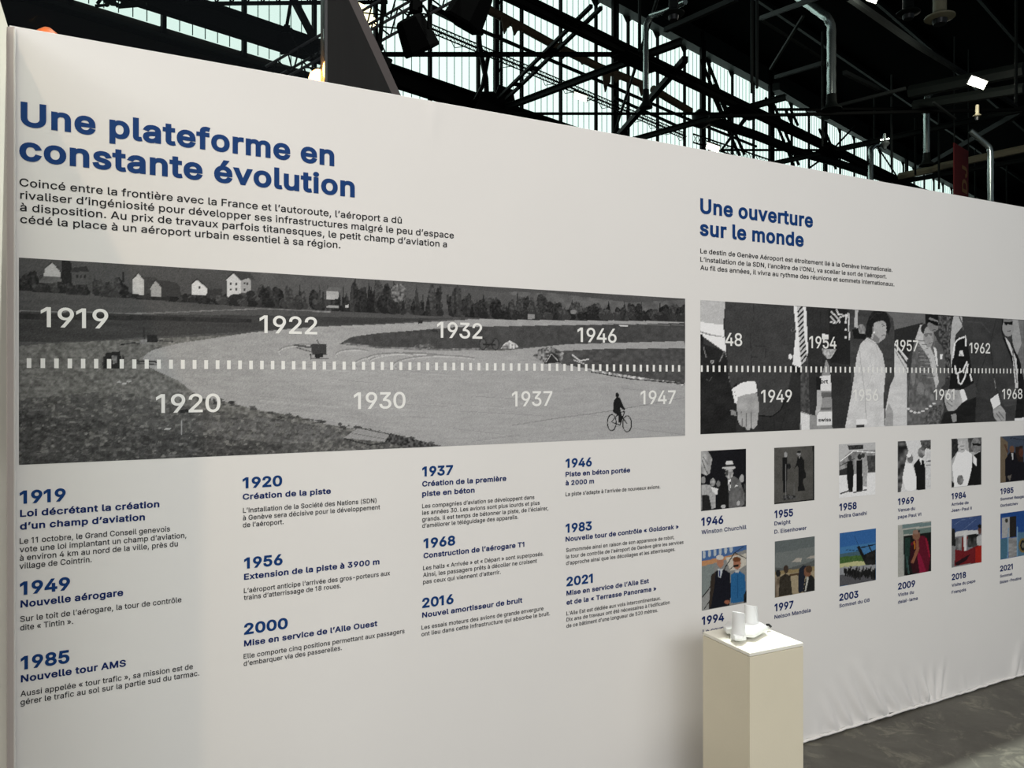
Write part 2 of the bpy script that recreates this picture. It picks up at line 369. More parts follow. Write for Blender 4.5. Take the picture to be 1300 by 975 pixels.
q.build('loose_wire', M['steel'], t, kind='stuff')
A2, B2 = HP(880, 170, 15.2), HP(1010, 214, 15.2)
q = MB(); q.bar(A2, B2, .03, .05); q.bar(A2 - Vector((0, 0, .3)), B2 - Vector((0, 0, .3)), .03, .05)
for i in range(30):
    a = A2.lerp(B2, i / 30); b = A2.lerp(B2, (i + 1) / 30); q.bar(a, b - Vector((0, 0, .3)), .015, .015); q.bar(b, a - Vector((0, 0, .3)), .015, .015)
tag(q.build('cable_tray', M['steel']), 'short black cable tray behind the second floodlight at the wall top', 'cable tray')

# near lattice gangway seen through the smoked glass at the very top
t = empty('lattice_boom', DP(330, 4, 12), 'thin black lattice boom across the top edge of the smoked glass', 'boom')
MB().bar(DP(228, 5, 12), DP(492, 2.5, 12), .04, .05).build('chord', M['steel'], t)
MB().bar(DP(228, -16, 12), DP(492, -18, 12), .04, .05).build('chord', M['steel'], t)
q = MB(); nn = 13
for i in range(nn):
    x0 = 236 + i * 19.5; q.path([DP(x0, 4, 12), DP(x0 + 9.7, -17, 12), DP(x0 + 19.5, 4, 12)], .015, 5)
q.build('lacing', M['steel'], t, kind='stuff')

# lighting truss with lamps
def truss(name, A, B, label, w=.24, seg=.16, group=None):
    t = empty(name, A, label, 'truss', group)
    d = (B - A).normalized(); x = d.cross(Vector((0, 0, 1))).normalized() * w / 2; y = x.cross(d).normalized() * w / 2
    cs = [x + y, x - y, -x - y, -x + y]
    for c in cs: MB().path([A + c, B + c], .015, 8).build('chord', M['alu'], t, smooth=True)
    n_ = int((B - A).length / seg)
    for f in range(4):
        q = MB(); c0 = cs[f]; c1 = cs[(f + 1) % 4]
        for i in range(n_):
            a = A.lerp(B, i / n_); b = A.lerp(B, (i + 1) / n_)
            q.path([a + c0, b + c1] if i % 2 else [a + c1, b + c0], .009, 4)
        q.build('lacing', M['steel'], t)
    return t
truss('lighting_truss', DP(350, 102, 8.6), DP(640, -62, 7.4), 'aluminium box lighting truss rising to the right behind the dark fin')
def moving_head(px, py, tt, s, label, dirv, mount):
    c = DP(px, py, tt); ax = Vector(dirv).normalized()
    t = empty('spotlight', c, label, 'spotlight', 'spotlights hanging from the lighting truss')
    MB().lathe(c, [(.30*s, -.42*s), (.36*s, -.36*s), (.42*s, .0), (.47*s, .34*s), (.44*s, .40*s), (.38*s, .38*s)], 6, axis=ax).build('lamp_body', M['cloth'], t)
    q = ax.cross(Vector((0, 0, 1))).normalized()
    MB().path([c + q * .5 * s, c + q * .52 * s + Vector((0, 0, .35 * s)), c + q * .3 * s + Vector((0, 0, .62 * s)), c - q * .3 * s + Vector((0, 0, .62 * s)), c - q * .52 * s + Vector((0, 0, .35 * s)), c - q * .5 * s], .035 * s, 6).build('yoke', M['cloth'], t)
    MB().box(c.x - .13*s, c.x + .13*s, c.y - .13*s, c.y + .13*s, c.z + .56 * s, c.z + .80 * s).build('clamp', M['cloth'], t)
    MB().path([c + Vector((0, 0, .8 * s)), c + Vector((.05, 0, mount))], .02, 6).build('cable', M['cloth'], t)
    return t
moving_head(528, 45, 6.4, .34, 'black spotlight hanging below the lighting truss against the glazing', (.35, .1, -.6), .36)
moving_head(597, 10, 6.0, .36, 'black spotlight at the top edge, right of the lower hanging one', (-.3, .3, -.7), .42)
moving_head(482, 80, 6.8, .20, 'small black spotlight tucked beside the dark fin', (.8, .1, -.3), .75)
moving_head(364, 55, 8.4, .24, 'round black spotlight seen through the smoked glass', (.3, .2, -.6), .5)
t = empty('lit_panel_lamp', DP(458, 14, 9), 'yellow-white slatted lamp panel beside the top of the dark fin', 'lamp')
for i in range(4): MB().bar(DP(449 + i * 2, 4 + i * 7, 9), DP(471 + i * 2, 14 + i * 6, 9), .03, .055).build('lit_slat', M['ledw'], t)
t = empty('cable_bundle', DP(160, 2, 9), 'tangle of black cables and clamps at the top edge behind the smoked glass', 'cables')
q = MB(); rnd = random.Random(3)
for i in range(16):
    x = 128 + rnd.random() * 50; q.path([DP(x, -6, 9), DP(x + rnd.uniform(-8, 8), rnd.uniform(0, 6), 9), DP(x + rnd.uniform(-12, 12), rnd.uniform(2, 9), 9)], .02, 5)
q.bar(DP(150, 8, 9), DP(186, 5, 9), .04, .04); q.build('cable', M['steel'], t, kind='stuff')

# ---------------------------------------------------------------- ducts, lamps and hangers under the roof
def spiral(pts, r, name, label, m='galv', flange=None, group='spiral ducts dropping from the roof'):
    t = empty(name, pts[-1], label, 'duct', group)
    P = []
    for a, b in zip(pts[:-1], pts[1:]):
        nn = max(2, int((b - a).length / .16))
        for i in range(nn): P.append(a.lerp(b, i / nn))
    P.append(pts[-1]); rr = [r * (1.05 if i % 2 else .97) for i in range(len(P))]
    MB().path(P, r, 14, rr=rr).build('duct_run', M[m], t, smooth=True)
    if flange:
        c = pts[-1]; MB().lathe(c, [(r * 1.12, .22), (r * 1.18, .05), (r * 1.4, -.03), (r * 2.3, -.10), (r * 2.4, -.14), (r * 1.5, -.13)], 20).build('air_outlet', M['steel2'] if flange == 2 else M['creampipe'], t, smooth=True)
    return t
spiral([DP(1008, -8, 19), DP(1040, 15, 18.3), DP(1050, 22, 18), DP(1055.5, 33, 18), DP(1055.5, 132, 18)], .10, 'spiral_duct', 'tall galvanised spiral duct drop with flared outlet, tallest in view', flange=2)
spiral([DP(870, 2, 14), DP(845, 14, 14.5), DP(826, 20, 15), DP(820, 32, 15), DP(820, 128, 15)], .055, 'spiral_duct', 'slim spiral duct drop in front of the glazing beside the round outlet', flange=2)
spiral([DP(1183, 117, 22.2), DP(1178, 121, 22), DP(1176.5, 128, 22), DP(1176.5, 204, 22)], .085, 'spiral_duct', 'spiral duct drop left of the red banner', flange=2)
spiral([DP(1124, 183, 26), DP(1111, 184, 26), DP(1105.5, 190, 26), DP(1105.5, 240, 26)], .085, 'spiral_duct', 'short bright spiral duct ending at the wall top, furthest left of the far ones')
spiral([DP(1232, 166, 20), DP(1256, 187, 20), DP(1257.5, 195, 20), DP(1257.5, 262, 20)], .075, 'spiral_duct', 'spiral duct drop right of the red banner with a thin sloping feed')
def outlet(px, py, tt, r, label, m='creampipe', neck=3.):
    c = DP(px, py, tt); t = empty('air_outlet', c, label, 'air outlet', 'round air outlets under the roof')
    MB().lathe(c, [(r * .45, neck), (r * .45, .45 * r), (r * .6, .3 * r), (r, .1 * r), (r, 0), (r * .55, -.02)], 24).build('cone', M[m], t, smooth=True)
    MB().lathe(c, [(r * .5, -.03), (r * .42, -.10)], 20).build('louvre', M['blackp'], t)
outlet(855, 18, 12, .17, 'round air outlet above the slim spiral duct', 'steel3')
outlet(1193, 23, 12, .22, 'cream flared round air outlet at the top edge, right of its dark neighbour')
outlet(1153, 17, 13, .19, 'dark round air outlet at the top edge beside the cream one', 'steel2')
outlet(1240.5, 147, 18, .09, 'small pale cylinder outlet below the lit floodlight', neck=.25)
def flood(px, py, tt, w, label, strength, lit='led', watts=0):
    c = DP(px, py, tt); t = empty('floodlight', c, label, 'floodlight', 'lit floodlights under the roof')
    a = c - RT * w * .5 + Vector((0, 0, .10 * w)); u = (RT * .93 - Vector((0, 0, .33))).normalized()
    v = (FW * .8 - Vector((0, 0, .6))).normalized(); nrm = u.cross(v).normalized()
    if nrm.z > 0: nrm = -nrm
    for i in range(3):
        o = c + v * (i - 1) * w * .19
        MB().prism([o - u*w*.5 - v*w*.055, o + u*w*.5 - v*w*.055, o + u*w*.5 + v*w*.055, o - u*w*.5 + v*w*.055], nrm * .02).build('led_row', M[lit], t)
    MB().prism([c - u*w*.55 - v*w*.30, c + u*w*.55 - v*w*.30, c + u*w*.55 + v*w*.30, c - u*w*.55 + v*w*.30], -nrm * .06).build('housing', M['hood'], t)
    q = MB()
    q.path([c - u*w*.4 - nrm*.05, c - nrm*w*.6], .015, 5); q.path([c + u*w*.4 - nrm*.05, c - nrm*w*.6], .015, 5); q.build('bracket', M['steel3'], t)
    if watts:
        l = bpy.data.lights.new('floodlight_beam', 'POINT'); l.energy = watts; l.color = (1, .97, .85); l.shadow_soft_size = .15
        lo = bpy.data.objects.new('floodlight_beam', l); COL.objects.link(lo); lo.location = c + nrm * .25; 
flood(1241, 105, 17, .36, 'brightly lit floodlight under the dark roof, above the red banner', 1, watts=160)
flood(737, 123, 21, .36, 'lit floodlight hanging from the cable tray in front of the glazing', 1)
flood(905, 187, 24, .42, 'lit floodlight just above the top edge of the display wall', 1)
flood(1107, -1, 15, .20, 'lit floodlight peeking in at the top edge', 1, watts=30)
# hangers, pipes and beams in the dark roof space
def rod(pts, r, m, name, label, cat): o = MB().path(pts, r, 6).build(name, M[m], smooth=True); tag(o, label, cat); return o
HG = 'thin hanger rods in the roof space'
for i, (x, y0, y1, tt, lb) in enumerate(((812, -5, 66, 16, 'pair-left hanger rod above the girder node by the slim duct'), (954.5, -5, 118, 18, 'thin hanger rod above the second girder node'), (961, -5, 112, 18.3, 'thin hanger rod just right of the one above the second node'), (1044, 40, 186, 21, 'thin hanger rod left of the tallest spiral duct'), (1132, 95, 215, 22, 'thin hanger rod midway between the tallest duct and the banner'), (1110, 120, 176, 24, 'short hanger rod above the short bright duct'), (1162, 150, 222, 24, 'dark hanger rod left of the banner duct'), (1192, 140, 240, 23, 'dark hanger rod between the duct and the banner'), (1290, -5, 130, 16, 'dark hanger rod at the right edge of the view'), (1238, 190, 255, 30, 'short hanger rod right behind the banner'), (1278, 205, 258, 30, 'short hanger rod near the right edge of the view'))):
    o = rod([DP(x, y0, tt), DP(x, y1, tt)], .035, 'steel3' if i in (1, 2, 4) else 'steel2', 'hanger_rod', lb, 'rod'); o['group'] = HG
BG = 'roof beams in the dark roof space'
for i, (a, ta, b, tb, w, m, lb) in enumerate((
    ((1078, -3), 15, (1165, 58), 18, .10, 'steel3', 'grey roof rail running down right from the top edge lamp'),
    ((1165, 58), 18, (1290, 134), 24, .10, 'steel3', 'grey roof rail continuing down behind the bright floodlight'),
    ((966, 23), 17, (1045, -6), 14, .08, 'steel2', 'dark roof brace left of the tallest spiral duct'),
    ((845, 38), 15, (935, -2), 13, .09, 'steel3', 'grey roof brace right of the round outlet by the slim duct'),
    ((985, 98), 20, (1045, 80), 18, .09, 'steel3', 'grey short brace rising to the tallest spiral duct'),
    ((1060, 135), 20, (1150, 112), 19, .07, 'steel3', 'thin grey brace right of the tallest spiral duct foot'),
    ((966, 25), 20, (1045, 75), 22, .06, 'steel2', 'dark crossing brace sloping down toward the tallest duct'),
    ((978, 88), 20, (1020, 20), 18, .06, 'steel2', 'dark crossing brace rising beside the tallest duct'),
    ((1072, 92), 20, (1130, 120), 22, .10, 'steel3', 'grey brace sloping down right of the tallest duct'),
    ((1185, 130), 19, (1213, 151), 20, .05, 'steel3', 'thin pale brace sloping from the banner duct top'),
    ((900, 148), 20, (1300, 139), 20, .07, 'steel', 'long black level tie across the roof space'),
    ((985, 110), 27, (1042, 145), 33, .25, 'steel2', 'dark eaves girder above the far windows'),
    ((1050, 148), 33, (1110, 182), 42, .25, 'steel2', 'dark eaves girder beyond the tallest duct'),
    ((1125, 175), 24, (1300, 145), 22, .06, 'steel2', 'thin dark level pipe behind the banner'))):
    o = MB().bar(DP(*a, ta), DP(*b, tb), w, w).build('roof_beam', M[m]); tag(o, lb, 'beam', BG)
rod([DP(1142, 224, 26), DP(1180, 216, 25), DP(1196, 211, 24.8), DP(1300, 189, 23), DP(1330, 183, 23)], .12, 'creampipe', 'water_pipe', 'cream pipe running level behind the red banner', 'pipe')
rod([DP(1155, 117, 20), DP(1300, 88, 18)], .17, 'steel2', 'ventilation_duct', 'wide dark ribbed duct behind the bright floodlight', 'duct')
rod([DP(1160, 134, 20), DP(1300, 112, 18)], .13, 'steel2', 'ventilation_duct', 'dark duct just under the wide ribbed one', 'duct')
t = empty('sprinkler', DP(1123, 180, 19), 'small white sprinkler fitting hanging on the cross beam', 'sprinkler')
MB().lathe(DP(1123, 181, 19), [(.03, .22), (.04, .05), (.10, .02), (.12, -.04), (.06, -.10), (.04, -.16)], 12).build('sprinkler_head', M['galv'], t, smooth=True)
MB().bar(DP(1117, 178, 19), DP(1129, 176, 19), .03, .03).build('fitting', M['galv'], t)

# ---------------------------------------------------------------- dark stand structure behind the display wall
YS = 3.45
t = empty('leaning_fin', YP(455, 105, YS) * 1.0, 'dark bronze panel fin with a slanted brown edge rising behind the display wall', 'panel')
def yp(px, py, y=YS): return YP(px, py, y)
top = -60
def fx(py): return 497 + (py - 118) * .4576
zb = 0.02
def onz(px, py): return yp(px, py)
bl = yp(415, 300); bl.z = zb; pr = yp(fx(118), 118); pt = yp(fx(top), top)
k_ = (pr.x - pt.x) / (pr.z - pt.z); br = Vector((pr.x + k_ * (zb - pr.z), YS, zb))
bl = Vector((yp(415, 100).x, YS, zb))
MB().prism([bl, br, pt, yp(415, top)], Vector((0, .06, 0))).build('panel', M['fin'], t)
e = Vector((.045, 0, 0))
MB().prism([br, br + e, pt + e, pt], Vector((0, .16, 0))).build('edge_trim', M['finedge'], t)
MB().prism([bl + Vector((-.012, -.01, 0)), bl + Vector((.0, -.01, 0)), Vector((bl.x, YS - .01, pt.z)), Vector((bl.x - .012, YS - .01, pt.z))], Vector((0, .08, 0))).build('edge_trim', M['blackp'], t)
gl = Vector((yp(-30, 0).x, YS, zb)); gx = bl.x - .014
t = empty('smoked_glass_screen', Vector(((gl.x + gx) / 2, YS, 0)), 'tall smoked glass screen standing behind the left half of the display wall', 'glass screen')
MB().prism([Vector((gl.x, YS, zb)), Vector((gx, YS, zb)), Vector((gx, YS, pt.z)), Vector((gl.x, YS, pt.z))], Vector((0, .012, 0))).build('pane', M['glass'], t)
MB().box(gl.x, gx, YS - .02, YS + .03, 0, .02).build('base_rail', M['blackp'], t)
def bulb(px, py, y, r, m, label, watts):
    c = YP(px, py, y); t = empty('stand_lamp', c, label, 'lamp')
    MB().lathe(c, [(r * .3, -r), (r * .8, -r * .6), (r, 0), (r * .8, r * .6), (r * .3, r)], 14).build('bulb', M[m], t, smooth=True)
    MB().path([c - Vector((0, 0, r)), Vector((c.x, c.y, 0))], .012, 6).build('stem', M['steel'], t)
    l = bpy.data.lights.new('stand_lamp_light', 'POINT'); l.energy = watts; l.color = (1, .45, .15); l.shadow_soft_size = r
    lo = bpy.data.objects.new('stand_lamp_light', l); COL.objects.link(lo); lo.location = c + Vector((-.02, -.09, .02))
bulb(404, 101, YS + .12, .045, 'amber', 'glowing amber lamp behind the smoked glass beside the dark fin', 5)
bulb(60, 51, YS + .3, .05, 'amberdim', 'dim amber lamp behind the glass at the left end of the wall top', .6)

# ---------------------------------------------------------------- red banner
t = empty('hanging_banner', HP(1220, 200, 7), 'dark red banner with orange lettering hanging from two long rods', 'banner')
a = HP(1211.5, 181, 7); b = HP(1229.5, 192, 7); dz = 3.2
MB().prism([a, b, b - Vector((0, 0, dz)), a - Vector((0, 0, dz))], N * .03).build('cloth', M['red'], t)
MB().path([a + Vector((0, 0, 3)), a], .02, 6).build('rod', M['steel3'], t)
MB().path([b + Vector((0, 0, 3)), b], .02, 6).build('rod', M['steel3'], t)

